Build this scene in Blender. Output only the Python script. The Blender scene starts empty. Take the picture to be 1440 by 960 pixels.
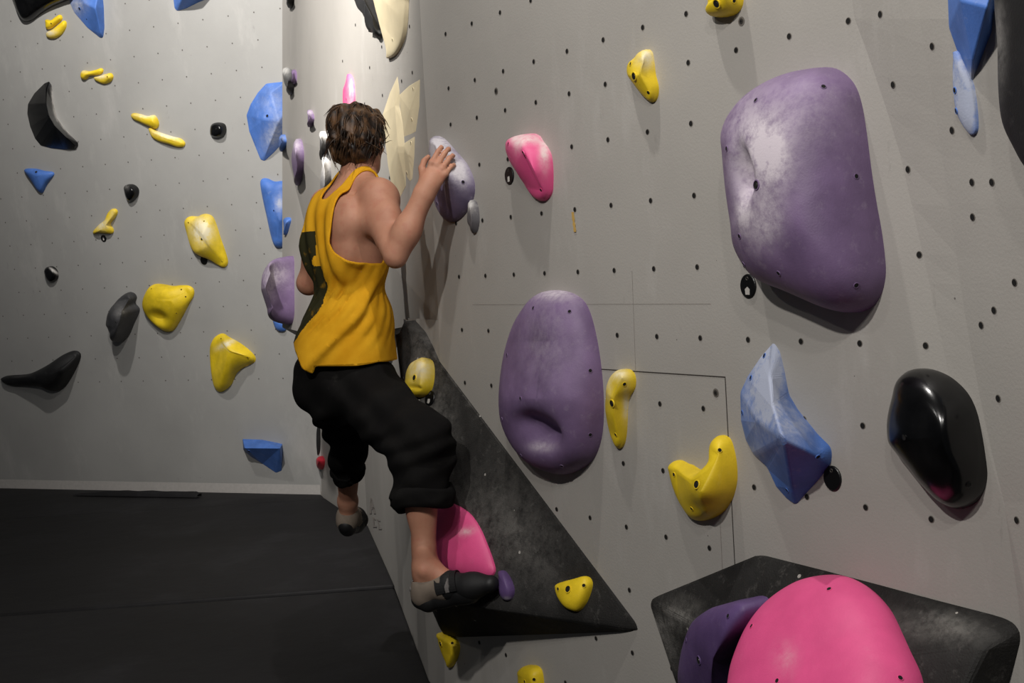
import bpy, bmesh, math, random
import numpy as np
from mathutils import Vector, Matrix, noise
from mathutils.bvhtree import BVHTree
random.seed(7)
C = bpy.context.scene.collection
# ------------------------------------------------------------------ camera
F = 1740.0
CAM = Vector((0, 0, 1.56))
_p = math.radians(3.5); _r = math.atan(0.053)
fwd = Vector((0, math.cos(_p), -math.sin(_p)))
U0 = Vector((0, math.sin(_p), math.cos(_p))); H0 = Vector((1, 0, 0))
RX = H0*math.cos(_r) - U0*math.sin(_r)
UY = H0*math.sin(_r) + U0*math.cos(_r)
cam_d = bpy.data.cameras.new('camera'); cam = bpy.data.objects.new('camera', cam_d); C.objects.link(cam)
cam_d.sensor_width = 36; cam_d.lens = F/1440*36; cam_d.clip_start = .05
m = Matrix.Identity(4)
for i in range(3):
    m[i][0] = RX[i]; m[i][1] = UY[i]; m[i][2] = -fwd[i]; m[i][3] = CAM[i]
cam.matrix_world = m
bpy.context.scene.camera = cam

def ray(px, py):
    return (fwd + RX*((px-720)/F) + UY*((480-py)/F))
def P(px, py, Y):
    d = ray(px, py); return CAM + d*(Y/d.y)
def proj(v):
    q = v - CAM; z = q.dot(fwd)
    return (720 + F*q.dot(RX)/z, 480 - F*q.dot(UY)/z)
def hitp(px, py, o, n, h=0.0):
    d = ray(px, py); return CAM + d*((o + n*h - CAM).dot(n)/d.dot(n))
def floor_hit(px, py, z=0.0):
    d = ray(px, py); return CAM + d*((z - CAM.z)/d.z)

# ------------------------------------------------------------------ materials
def lin(c): return tuple((x/255/12.92 if x/255 <= .04045 else ((x/255+.055)/1.055)**2.4) for x in c) + (1,)
def newmat(name):
    mt = bpy.data.materials.new(name); mt.use_nodes = True
    nt = mt.node_tree; return mt, nt, nt.nodes['Principled BSDF']
def nd(nt, t, **kw):
    n = nt.nodes.new(t)
    for k, v in kw.items():
        if k in n.inputs: n.inputs[k].default_value = v
        else: setattr(n, k, v)
    return n
def mixc(nt, fac, a, b):
    mx = nt.nodes.new('ShaderNodeMix'); mx.data_type = 'RGBA'
    for s, v in ((0, fac), (6, a), (7, b)):
        if hasattr(v, 'links') or hasattr(v, 'is_output'): nt.links.new(v, mx.inputs[s])
        else: mx.inputs[s].default_value = v
    return mx.outputs[2]
def mth(nt, op, a, b=None, c=None, clamp=False):
    n = nt.nodes.new('ShaderNodeMath'); n.operation = op; n.use_clamp = clamp
    for s, v in enumerate((a, b, c)):
        if v is None: continue
        if hasattr(v, 'is_output'): nt.links.new(v, n.inputs[s])
        else: n.inputs[s].default_value = v
    return n.outputs[0]
def ramp(nt, f, a, b):
    n = nt.nodes.new('ShaderNodeMapRange'); n.inputs[1].default_value = a; n.inputs[2].default_value = b
    nt.links.new(f, n.inputs[0]); return n.outputs[0]
def noise_n(nt, scale, detail=4, vec=None, rough=.55):
    n = nd(nt, 'ShaderNodeTexNoise', Scale=scale, Detail=detail, Roughness=rough)
    if vec is not None: nt.links.new(vec, n.inputs['Vector'])
    return n.outputs['Fac']
def bump(nt, bs, h, strength=.2, dist=.01):
    b = nd(nt, 'ShaderNodeBump', Strength=strength, Distance=dist)
    nt.links.new(h, b.inputs['Height']); nt.links.new(b.outputs[0], bs.inputs['Normal'])

def resin(name, col, rough=.55, chalkcol=(205, 200, 196), spec=.4, var=.12, dust=.0, bumpy=.12, specks=0):
    mt, nt, bs = newmat(name)
    tc = nt.nodes.new('ShaderNodeTexCoord').outputs['Object']
    c = lin(col); dk = tuple(x*(1-var*1.6) for x in c[:3])+(1,); lt = tuple(min(1, x*(1+var)+.004) for x in c[:3])+(1,)
    n1 = noise_n(nt, 9, 5, tc)
    base = mixc(nt, ramp(nt, n1, .35, .65), dk, lt)
    at = nt.nodes.new('ShaderNodeAttribute'); at.attribute_name = 'chalk'
    n2 = noise_n(nt, 55, 8, tc, .7); n3 = noise_n(nt, 16, 6, tc, .65)
    k = mth(nt, 'MULTIPLY', at.outputs['Fac'], ramp(nt, mth(nt, 'ADD', n2, n3), .72, 1.12))
    k = mth(nt, 'ADD', k, mth(nt, 'MULTIPLY', mth(nt, 'POWER', at.outputs['Fac'], 2.0), .45), clamp=True)
    sp = ramp(nt, noise_n(nt, 30, 9, tc, .75), .56, .74)
    k = mth(nt, 'ADD', k, mth(nt, 'MULTIPLY', sp, dust), clamp=True)
    if specks:
        vo = nd(nt, 'ShaderNodeTexVoronoi', Scale=15.0); nt.links.new(tc, vo.inputs['Vector'])
        g1 = mth(nt, 'GREATER_THAN', noise_n(nt, 3.1, 3, tc), .47)
        k = mth(nt, 'ADD', k, mth(nt, 'MULTIPLY', mth(nt, 'MULTIPLY', mth(nt, 'LESS_THAN', vo.outputs['Distance'], .075), g1), specks), clamp=True)
    k = mth(nt, 'MINIMUM', k, .95)
    nt.links.new(mixc(nt, k, base, lin(chalkcol)), bs.inputs['Base Color'])
    nt.links.new(mth(nt, 'ADD', mth(nt, 'MULTIPLY', k, .35), rough, clamp=True), bs.inputs['Roughness'])
    bs.inputs['Specular IOR Level'].default_value = spec
    bump(nt, bs, noise_n(nt, 220, 3, tc), bumpy, .004)
    return mt
M = {}
M['yellow'] = resin('resin_yellow', (232, 200, 34), .5, (232, 222, 190), dust=.08)
M['purple'] = resin('resin_purple', (116, 94, 130), .55, (208, 198, 206), dust=.16)
M['darkpurple'] = resin('resin_dark_purple', (88, 66, 112), .55, (208, 198, 206), dust=.1)
M['lilac'] = resin('resin_lilac', (112, 100, 130), .55, (205, 200, 205), dust=.5)
M['pink'] = resin('resin_pink', (226, 84, 140), .5, (226, 200, 200), dust=.05, var=.05)
M['blue'] = resin('resin_blue', (72, 114, 190), .55, (176, 182, 200), dust=.3)
M['black'] = resin('resin_black', (7, 7, 8), .2, (185, 182, 178), spec=.45, var=.2, bumpy=.02)
M['mattblack'] = resin('rubbery_black', (26, 26, 27), .6, (185, 182, 178), dust=.05)
M['greyhold'] = resin('resin_grey', (58, 58, 60), .45, (200, 198, 194), dust=.12)
M['whitehold'] = resin('resin_chalked_grey', (98, 96, 100), .6, (215, 212, 208), dust=.4)
M['cream'] = resin('cream_fibreglass', (214, 200, 166), .5, (225, 220, 205), var=.04, dust=.05, bumpy=.05)
M['red'] = resin('resin_red', (190, 40, 58), .5)
M['volume'] = resin('volume_texture_paint', (34, 33, 32), .72, (170, 166, 160), spec=.25, var=.18, dust=.16, bumpy=.5, specks=.8)
def plain(name, col, rough=.6, metal=0, spec=.4):
    mt, nt, bs = newmat(name); bs.inputs['Base Color'].default_value = lin(col)
    bs.inputs['Roughness'].default_value = rough; bs.inputs['Metallic'].default_value = metal
    tc = nt.nodes.new('ShaderNodeTexCoord').outputs['Object']
    c = lin(col)
    nt.links.new(mixc(nt, noise_n(nt, 40, 3, tc), tuple(x*.85 for x in c[:3])+(1,), tuple(min(1, x*1.12) for x in c[:3])+(1,)), bs.inputs['Base Color'])
    bs.inputs['Specular IOR Level'].default_value = spec
    return mt
M['hole'] = plain('dark_hole', (14, 13, 12), .9)
M['steel'] = plain('bolt_steel', (96, 92, 88), .4, .7)
M['wallring'] = plain('washer_grey', (120, 114, 107), .5, .2)
M['tag'] = plain('tag_black', (13, 13, 14), .4)
M['tagwhite'] = plain('tag_white_print', (186, 182, 176), .6)
M['seam'] = plain('seam_dark', (58, 53, 49), .9)
M['faint'] = plain('faint_seam', (150, 143, 137), .9)
M['tape'] = plain('yellow_tape', (196, 160, 88), .6)
def wallmat(name, col):
    mt, nt, bs = newmat(name)
    tc = nt.nodes.new('ShaderNodeTexCoord').outputs['Object']
    c = lin(col)
    big = noise_n(nt, 1.3, 6, tc, .6)
    a = mixc(nt, ramp(nt, big, .3, .7), tuple(x*.9 for x in c[:3])+(1,), tuple(min(1, x*1.06) for x in c[:3])+(1,))
    # chalk smears
    mp = nt.nodes.new('ShaderNodeMapping'); mp.inputs['Scale'].default_value = (3.2, 3.2, 1.1); nt.links.new(tc, mp.inputs[0])
    ch = ramp(nt, noise_n(nt, 1.2, 9, mp.outputs[0], .68), .56, .78)
    a = mixc(nt, mth(nt, 'MULTIPLY', ch, .35, clamp=True), a, lin((205, 202, 198)))
    # dark rubber scuffs
    mp2 = nt.nodes.new('ShaderNodeMapping'); mp2.inputs['Scale'].default_value = (9, 9, 2.6); mp2.inputs['Rotation'].default_value = (.3, .5, .2); nt.links.new(tc, mp2.inputs[0])
    sc = ramp(nt, noise_n(nt, 1.7, 8, mp2.outputs[0], .72), .64, .78)
    a = mixc(nt, mth(nt, 'MULTIPLY', sc, .4, clamp=True), a, lin((84, 80, 78)))
    # pin-prick screw marks
    v = nd(nt, 'ShaderNodeTexVoronoi', Scale=11.0); v.feature = 'F1'; nt.links.new(tc, v.inputs['Vector'])
    pr = mth(nt, 'LESS_THAN', v.outputs['Distance'], .028)
    gate = mth(nt, 'GREATER_THAN', noise_n(nt, 2.3, 3, tc), .5)
    a = mixc(nt, mth(nt, 'MULTIPLY', mth(nt, 'MULTIPLY', pr, gate), .7), a, lin((62, 58, 54)))
    nt.links.new(a, bs.inputs['Base Color']); bs.inputs['Roughness'].default_value = .62
    bs.inputs['Specular IOR Level'].default_value = .3
    bump(nt, bs, noise_n(nt, 160, 4, tc), .18, .003)
    return mt
M['wall'] = wallmat('grey_textured_wall', (166, 162, 156))
M['wallb'] = wallmat('grey_textured_wall_back', (164, 163, 160))
def matmat():
    mt, nt, bs = newmat('mat_vinyl')
    tc = nt.nodes.new('ShaderNodeTexCoord').outputs['Object']
    a = mixc(nt, ramp(nt, noise_n(nt, 1.2, 6, tc), .3, .7), lin((21, 20, 21)), lin((28, 27, 29)))
    ch = ramp(nt, noise_n(nt, 2.1, 8, tc, .7), .55, .8)
    a = mixc(nt, mth(nt, 'MULTIPLY', ch, .3), a, lin((64, 64, 68)))
    nt.links.new(a, bs.inputs['Base Color']); bs.inputs['Roughness'].default_value = .7
    bs.inputs['Specular IOR Level'].default_value = .3
    bump(nt, bs, noise_n(nt, 5, 5, tc), .25, .02); return mt
M['mat'] = matmat()
M['skirt'] = plain('skirting_pale', (176, 172, 168), .7)

# ------------------------------------------------------------------ object helpers
def link(name, me, mats, parent=None, smooth=False, origin=None):
    o = bpy.data.objects.new(name, me); C.objects.link(o)
    for mm in mats: me.materials.append(mm)
    if smooth:
        me.polygons.foreach_set('use_smooth', [True]*len(me.polygons))
    if parent is not None: o.parent = parent
    return o
def mesh(name, verts, faces, mats, parent=None, smooth=False, origin=None, mi=None):
    me = bpy.data.meshes.new(name)
    if origin is not None: verts = [Vector(v)-origin for v in verts]
    me.from_pydata([tuple(v) for v in verts], [], faces); me.update()
    o = link(name, me, mats, parent, smooth)
    if mi is not None: me.polygons.foreach_set('material_index', mi)
    if origin is not None: o.location = origin - (parent.location if parent is not None else Vector())
    return o
def tag(o, label=None, cat=None, group=None, kind=None):
    if label: o['label'] = label
    if cat: o['category'] = cat
    if group: o['group'] = group
    if kind: o['kind'] = kind
    return o

# ------------------------------------------------------------------ room geometry
# main wall plane: horizontal direction towards its vanishing point
dm = ray(-345, 430); dm.z = 0; dm.normalize()
nm = Vector((-dm.y, dm.x, 0)); 
if nm.dot(Vector((-1, 0, 0))) < 0: nm = -nm          # points into the room (left, towards the camera)
om = -nm*2.03
HT = 4.6
def mhit(px, py, h=0): return hitp(px, py, om, nm, h)
def at_z(p, z): return Vector((p.x, p.y, z))
# crease lines
def colpts(pts): return [mhit(x, y, h) for x, y, h in pts]
bend = [mhit(583, -120), mhit(590, 0), mhit(596, 110), mhit(606, 260), mhit(617, 450), mhit(622, 700), mhit(627, 1010)]
bend[-1] = at_z(bend[-1], -.02); bend[0] = bend[0] + Vector((0, 0, 1.6))
creA = [(1150, -120, 0), (1192, 0, 0), (1222, 80, 0), (1262, 200, 0), (1298, 358, 0), (1318, 450, 0), (1350, 600, 0), (1385, 760, 0), (1440, 1100, 0)]
creB = [(1275, -120, .14), (1290, 0, .12), (1302, 80, .105), (1322, 200, .07), (1345, 358, .035), (1358, 450, .02), (1386, 600, .012), (1425, 760, .01), (1475, 1100, .01)]
creB = [(x, y, h*.4) for x, y, h in creB]
creC = [(x+260, y, h+.13) for x, y, h in creB]
def lerpcol(cr, n=18):
    out = []
    for i in range(n+1):
        t = i/n*(len(cr)-1); k = min(int(t), len(cr)-2); f = t-k
        out.append(tuple(cr[k][j]*(1-f)+cr[k+1][j]*f for j in range(3)))
    return out
vs, fs, mi = [], [], []
def addpoly(pts, m_=0):
    i = len(vs); vs.extend(pts); fs.append(list(range(i, i+len(pts)))); mi.append(m_)
NR = 18
def sample(poly, n):
    out = []
    for i in range(n+1):
        t = i/n*(len(poly)-1); k = min(int(t), len(poly)-2); f = t-k
        out.append(poly[k].lerp(poly[k+1], f))
    return out
A_ = [mhit(*p) for p in creA]; B_ = [mhit(*p) for p in creB]; C_ = [mhit(*p) for p in creC]
for L in (A_, B_, C_):
    L[0] = L[0] + Vector((0, 0, 1.2)); L[-1] = at_z(L[-1], -.02)
for a, b in ((sample(bend, NR), sample(A_, NR)), (sample(A_, NR), sample(B_, NR)), (sample(B_, NR), sample(C_, NR))):
    for i in range(NR): addpoly([a[i], a[i+1], b[i+1], b[i]])
main_faces = len(fs)
# t-nut holes and seams on the main wall, part of the wall's own mesh
def disc(c, n, r, m_, seg=10, up=Vector((0, 0, 1)), lift=.0012, sy=1.0):
    t = n.cross(up).normalized(); b = t.cross(n).normalized()
    addpoly([c + n*lift + t*(r*math.cos(2*math.pi*k/seg)) + b*(r*sy*math.sin(2*math.pi*k/seg)) for k in range(seg)], m_)
def tnut(c, n, r=.0062):
    disc(c, n, r*1.25, 2, 12, lift=.0008)
    disc(c, n, r, 1, 10, lift=.0016)
a0 = mhit(985, 475); gz = ((mhit(980, 375).z - a0.z) + (mhit(974, 275).z - mhit(980, 375).z))/2
a1 = mhit(924, 474); gs = (a1-a0).length
rows = [-6, -5, -4, -3, -2, -1, 0, 1, 2, 3, 3.84, 4.51, 5.51, 6.5]
for k in range(-5, 9):
    for rr in rows:
        c = a0 + dm*(gs*k); c.z = a0.z + rr*gz
        if c.z < .05: continue
        px, py = proj(c)
        # stay on the flat of the main wall
        xa = np.interp(py, [p[1] for p in creA], [p[0] for p in creA])
        if px > xa-4 or px < np.interp(py, [0, 450, 960], [592, 619, 630]): continue
        tnut(c, nm)
def wallbvh():
    return BVHTree.FromPolygons([tuple(v) for v in vs], fs[:main_faces])
mb = wallbvh()
for px, py in ((1238, 20), (1256, 119), (1277, 238), (1293, 358), (1311, 65), (1339, 183), (1367, 256), (1395, 256), (1368, 305), (1427, 397), (1398, 436), (1380, 457), (1430, 731), (1404, 560)):
    d = ray(px, py).normalized(); h, n, i, dist = mb.ray_cast(CAM, d)
    if h is None: continue
    if n.dot(d) > 0: n = -n
    tnut(h, n)
def strip(p, q, w, m_, n=nm, lift=.001):
    d = (q-p).normalized(); s = d.cross(n).normalized()*w/2
    addpoly([p-s+n*lift, q-s+n*lift, q+s+n*lift, p+s+n*lift], m_)
strip(mhit(800, 516), mhit(1020.5, 530), .0028, 3); strip(mhit(1020, 530), mhit(1034, 800), .0028, 3)
strip(mhit(1012, 715), mhit(1016, 800), .002, 4)
strip(mhit(665, 428), mhit(1000, 427), .001, 4); strip(mhit(889, 380), mhit(894, 520), .001, 4)
for px, py in ((1043, 30), (1007, 552), (698, 128)):
    c = mhit(px, py); disc(c, nm, .011, 2, 16, lift=.0012); disc(c, nm, .007, 5, 14, lift=.0022); disc(c, nm, .003, 1, 8, lift=.003)
wall_right = mesh('wall_right', vs, fs, [M['wall'], M['hole'], M['wallring'], M['seam'], M['faint'], M['steel']], mi=mi)
tag(wall_right, 'large grey textured climbing wall panel with bolt holes', kind='structure')
BV = {'M': mb}

# back wall, overhanging 9 degrees
f0 = floor_hit(0, 685); f1 = floor_hit(452, 694)
db = (f1-f0).normalized(); nb0 = Vector((db.y, -db.x, 0))
if nb0.y > 0: nb0 = -nb0
ov = math.radians(9)
nb = (nb0*math.cos(ov) + Vector((0, 0, -math.sin(ov)))).normalized()
ub = db.cross(nb); 
if ub.z < 0: ub = -ub
ob = f1.copy()
def bhit(px, py, h=0): return hitp(px, py, ob, nb, h)
vs, fs, mi = [], [], []
e0 = f0 - db*2.2; e1 = f1 + db*1.0
addpoly([e0, e1, e1+ub*4.4, e0+ub*4.4])
BV['B'] = BVHTree.FromPolygons([tuple(v) for v in vs], fs)
q0 = bhit(1019/3.4286, 355/3.4286); q1 = bhit(900/3.4286, 370/3.4286); gb = (q0-q1).length
q2 = bhit(1003/3.4286, 225/3.4286); gbv = (q2-q0).length
for i in range(-14, 9):
    for j in range(-12, 8):
        c = q0 + db*(gb*i) + ub*(gbv*j) 
        # the rows run level: remove the drift between the two measured directions
        if c.z < .05: continue
        disc(c, nb, .0052, 1, 8, lift=.0012)
M['socket'] = plain('painted_socket', (92, 88, 84), .7)
wall_back = mesh('wall_back', vs, fs, [M['wallb'], M['socket'], M['wallring']], mi=mi)
tag(wall_back, 'grey overhanging climbing wall at the far end', kind='structure')

# lower left wall (running away from the camera) and the overhanging block above it
fl = [floor_hit(603, 953), floor_hit(553, 817), floor_hit(517, 737), floor_hit(452, 694)]
fl = [bend[-1]] + fl
vs, fs, mi = [], [], []
fl.append(fl[-1] + (fl[-1]-fl[-2]).normalized()*.6)
ztop = 1.375
_b = sample(bend, NR)
for i in range(12, NR): addpoly([_b[i], _b[i+1], at_z(fl[1], _b[i+1].z), at_z(fl[1], _b[i].z)])
for i in range(1, len(fl)-1):
    a, b = at_z(fl[i], -.02), at_z(fl[i+1], -.02)
    addpoly([a, b, at_z(b, ztop), at_z(a, ztop)])
lower_bvh = BVHTree.FromPolygons([tuple(v) for v in vs], fs)
EY = 7.6
Etop = P(392, -120, EY)+Vector((0, 0, 1.2)); E1 = P(397, 0, EY); Emid = P(397, 190, EY-.05); Ebot = P(397, 460, EY-.1)
Kc = P(470, 478, 6.6)
bb = [bend[0], bend[1], bend[3], bend[4]]
G = []
gi0 = len(fs)
bs_ = sample(bend, NR)
El = [Etop.lerp(E1, i/3) for i in range(3)] + [E1.lerp(Emid, i/6) for i in range(7)]
for i in range(9):
    for j in range(14):
        ta, tb = j/14, (j+1)/14
        for q_ in range(2):
            l0, l1 = El[i].lerp(El[i+1], q_/2), El[i].lerp(El[i+1], (q_+1)/2); r0, r1 = bs_[i].lerp(bs_[i+1], q_/2), bs_[i].lerp(bs_[i+1], (q_+1)/2)
            addpoly([l0.lerp(r0, ta), l1.lerp(r1, ta), l1.lerp(r1, tb), l0.lerp(r0, tb)])
for i in range(9, 12): addpoly([Emid, bs_[i+1], bs_[i]])
addpoly([Emid, Kc, bend[4]])
addpoly([Emid, Ebot, Kc])
# underside back to the lower wall, and the block's far end face
back_top = [at_z(x, 1.3) for x in fl]
Cn = P(466, 500, 8.75)
addpoly([Ebot, Cn, Kc]); addpoly([Kc, Cn, at_z(fl[3], 1.12), bend[4]])
w0 = bhit(470, -120)+Vector((0, 0, 1.2)) + db*.3; w1 = bhit(455, 470) + db*.2
addpoly([Etop, w0, w1, Ebot, Emid, E1]); addpoly([Ebot, w1, Cn])
left_bvh_f = list(range(gi0, len(fs)))
BV['G'] = BVHTree.FromPolygons([tuple(v) for v in vs], fs)
BV['L'] = BV['G']
for px, py in ((580, 102), (565, 114), (576, 37), (538, 134), (513, 146), (537, 66), (500, 35), (538, 33), (462, 178), (482, 86), (520, 95), (553, 190), (548, 250)):
    d = ray(px, py).normalized(); h, n, i, dist = BV['G'].ray_cast(CAM, d)
    if h is None: continue
    if n.dot(d) > 0: n = -n
    tnut(h, n, .006)
# faded stencil marks low on the wall beside the mats
def wmark(pts, m_=3):
    out = []
    for px, py in pts:
        d = ray(px, py).normalized(); h, n, i, dist = lower_bvh.ray_cast(CAM, d)
        if h is None: return
        if n.dot(d) > 0: n = -n
        out.append(h+n*.002)
    addpoly(out, m_)
wmark([(520, 722), (521, 700), (523, 700), (523, 722)]); wmark([(523, 700), (529, 722), (526, 722), (521, 706)])
wmark([(523, 716), (527, 716), (527, 713), (523, 713)])
wmark([(524, 727), (526, 727), (527, 741), (525, 741)]); wmark([(526, 727), (529, 730), (528, 731), (526, 729)]); wmark([(526, 739), (530, 739), (530, 741), (527, 741)])
wmark([(530, 729), (535, 731), (535, 733), (530, 731)]); wmark([(531, 731), (532, 731), (535, 743), (533, 743)]); wmark([(532, 742), (537, 742), (537, 744), (533, 744)])
wall_left = mesh('wall_left', vs, fs, [M['wall'], M['hole'], M['wallring'], M['faint']], mi=mi)
tag(wall_left, 'grey climbing wall with overhanging upper block', kind='structure')

# floor, mats, skirting
def box(name, pts, z0, z1, mats, parent=None, bev=.0):
    n = len(pts); v = [at_z(p, z0) for p in pts]+[at_z(p, z1) for p in pts]
    f = [list(range(n))[::-1], list(range(n, 2*n))] + [[i, (i+1) % n, n+(i+1) % n, n+i] for i in range(n)]
    org = sum((Vector(q) for q in v), Vector())/len(v)
    o = mesh(name, v, f, mats, parent, origin=org)
    if bev:
        b = o.modifiers.new('b', 'BEVEL'); b.width = bev; b.segments = 3
    return o
far = db*0
fb0 = f0 - db*2.2; fb1 = f1 + db*.0
near0 = Vector((-4.6, .6, 0)); near1 = Vector((1.2, .6, 0))
fl_o = box('floor', [Vector((-5, .3, 0)), Vector((3, .3, 0)), Vector((3, 10.5, 0)), Vector((-5, 11.5, 0))], -.42, -.36, [M['mat']])
tag(fl_o, 'dark floor under the mats', kind='structure')
s1a, s1b = floor_hit(-120, 737), floor_hit(458, 701)
s2a, s2b = floor_hit(-160, 877), floor_hit(560, 827)
def ext(a, b, k): return a - (b-a)*k
g = .006
def off(p, q, s): 
    d = (q-p).normalized(); return Vector((-d.y, d.x, 0))*s
s1a = ext(s1a, s1b, .12); s2a = ext(s2a, s2b, .3)
o1 = off(s1a, s1b, g); o2 = off(s2a, s2b, g)
mA = box('crash_mat', [fb0, fb1, s1b+o1, s1a+o1], -.36, -.004, [M['mat']], bev=.012)
mB = box('crash_mat', [s1a-o1, s1b-o1, fl[4]*0+floor_hit(517, 737), floor_hit(555, 822)+o2, s2a+o2], -.36, 0, [M['mat']], bev=.015)
mC = box('crash_mat', [s2a-o2, floor_hit(555, 826)-o2, floor_hit(603, 953), bend[-1], mhit(900, 1500)*1, Vector((.2, .6, 0)), Vector((-4.2, .6, 0))], -.36, 0, [M['mat']], bev=.015)
tag(mA, 'narrow strip of dark matting along the foot of the far wall', 'mat', 'crash mats')
tag(mB, 'middle dark crash mat between the two floor seams', 'mat', 'crash mats')
tag(mC, 'nearest dark crash mat at the bottom left of the photo', 'mat', 'crash mats')
tk = box('trim_1', [f0-db*2.2+nb0*.012, f1+nb0*.012, f1+nb0*.0-nb0*.02, f0-db*2.2-nb0*.02], -.02, .065, [M['skirt']])
tag(tk, kind='structure')
# loose flap of mat cover against the skirting
fa, fbp = floor_hit(112, 694), floor_hit(286, 697)
vv, ff = [], []
N = 26
for i in range(N+1):
    t = i/N; p = fa.lerp(fbp, t) + nb0*.05
    hgt = .012+.028*math.sin(min(1, t*2.2)*math.pi/2) + .008*noise.noise(Vector((t*9, 3, 1)))
    if i in (0, N): hgt *= .6
    vv += [p+nb0*.03+Vector((0, 0, .002)), p+nb0*.022+Vector((0, 0, hgt*.8)), p-nb0*.0+Vector((0, 0, hgt)), p-nb0*.03+Vector((0, 0, hgt*.9)), p-nb0*.03+Vector((0, 0, .002))]
for i in range(N):
    for k in range(4): ff.append([i*5+k, i*5+k+1, (i+1)*5+k+1, (i+1)*5+k])
fo = mesh('mat_flap', vv, ff, [M['mat']], smooth=True, origin=fa.lerp(fbp, .5))
tag(fo, 'loose rucked flap of dark mat cover against the pale skirting', 'mat flap')

# ------------------------------------------------------------------ holds
def cast(bv, px, py):
    d = ray(px, py).normalized(); h, n, i, dist = bv.ray_cast(CAM, d)
    if h is None: return None, None
    if n.dot(d) > 0: n = -n
    return h, n
def smooth_outline(pts, n):
    out = []; L = len(pts)
    for i in range(L):
        p0, p1, p2, p3 = (pts[(i+k-1) % L] for k in range(4))
        for s in range(8):
            t = s/8
            out.append(tuple(.5*((2*p1[j]) + (-p0[j]+p2[j])*t + (2*p0[j]-5*p1[j]+4*p2[j]-p3[j])*t*t + (-p0[j]+3*p1[j]-3*p2[j]+p3[j])*t**3) for j in (0, 1)))
    cum = [0]
    for i in range(len(out)):
        a, b = out[i], out[(i+1) % len(out)]; cum.append(cum[-1]+math.hypot(a[0]-b[0], a[1]-b[1]))
    res = []
    for k in range(n):
        s = cum[-1]*k/n
        i = max(j for j in range(len(cum)) if cum[j] <= s+1e-9); i = min(i, len(out)-1)
        f = (s-cum[i])/max(1e-9, cum[i+1]-cum[i]); a, b = out[i], out[(i+1) % len(out)]
        res.append((a[0]*(1-f)+b[0]*f, a[1]*(1-f)+b[1]*f))
    return res
def add_attr(me, vals):
    a = me.attributes.new('chalk', 'FLOAT', 'POINT'); a.data.foreach_set('value', vals)
def gauss(px, py, g):
    cx, cy, rx, ry = g[:4]; ang = math.radians(g[5]) if len(g) > 5 else 0
    dx, dy = px-cx, py-cy; u = dx*math.cos(ang)+dy*math.sin(ang); v = -dx*math.sin(ang)+dy*math.cos(ang)
    return math.exp(-((u/rx)**2+(v/ry)**2))
def bolt_part(parent, p, n, r, big):
    vs_, fs_, mi_ = [], [], []
    up = Vector((0, 0, 1)); t = n.cross(up).normalized(); b = t.cross(n).normalized(); S = 14
    prof = [(r*1.22, -.001), (r*1.18, .0012), (r, .0016), (r*.9, .0013)] if not big else [(r*1.15, -.001), (r*1.1, .002), (r*.9, .0022), (r*.8, .0008), (r*.45, .0008), (r*.42, .0016)]
    for rr, hh in prof:
        for k in range(S): vs_.append(p+n*hh+t*(rr*math.cos(2*math.pi*k/S))+b*(rr*math.sin(2*math.pi*k/S)))
    for j in range(len(prof)-1):
        for k in range(S):
            fs_.append([j*S+k, j*S+(k+1) % S, (j+1)*S+(k+1) % S, (j+1)*S+k]); mi_.append(0 if j < 2 or not big else (1 if j < 4 else 2))
    j = len(prof)-1; fs_.append([j*S+k for k in range(S)]); mi_.append(1)
    o = mesh('bolt', vs_, fs_, [parent.data.materials[0], M['hole'], M['steel']], None, origin=p, mi=mi_)
    o.parent = parent; o.location = p - parent.location
    return o
HB = {}
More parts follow.
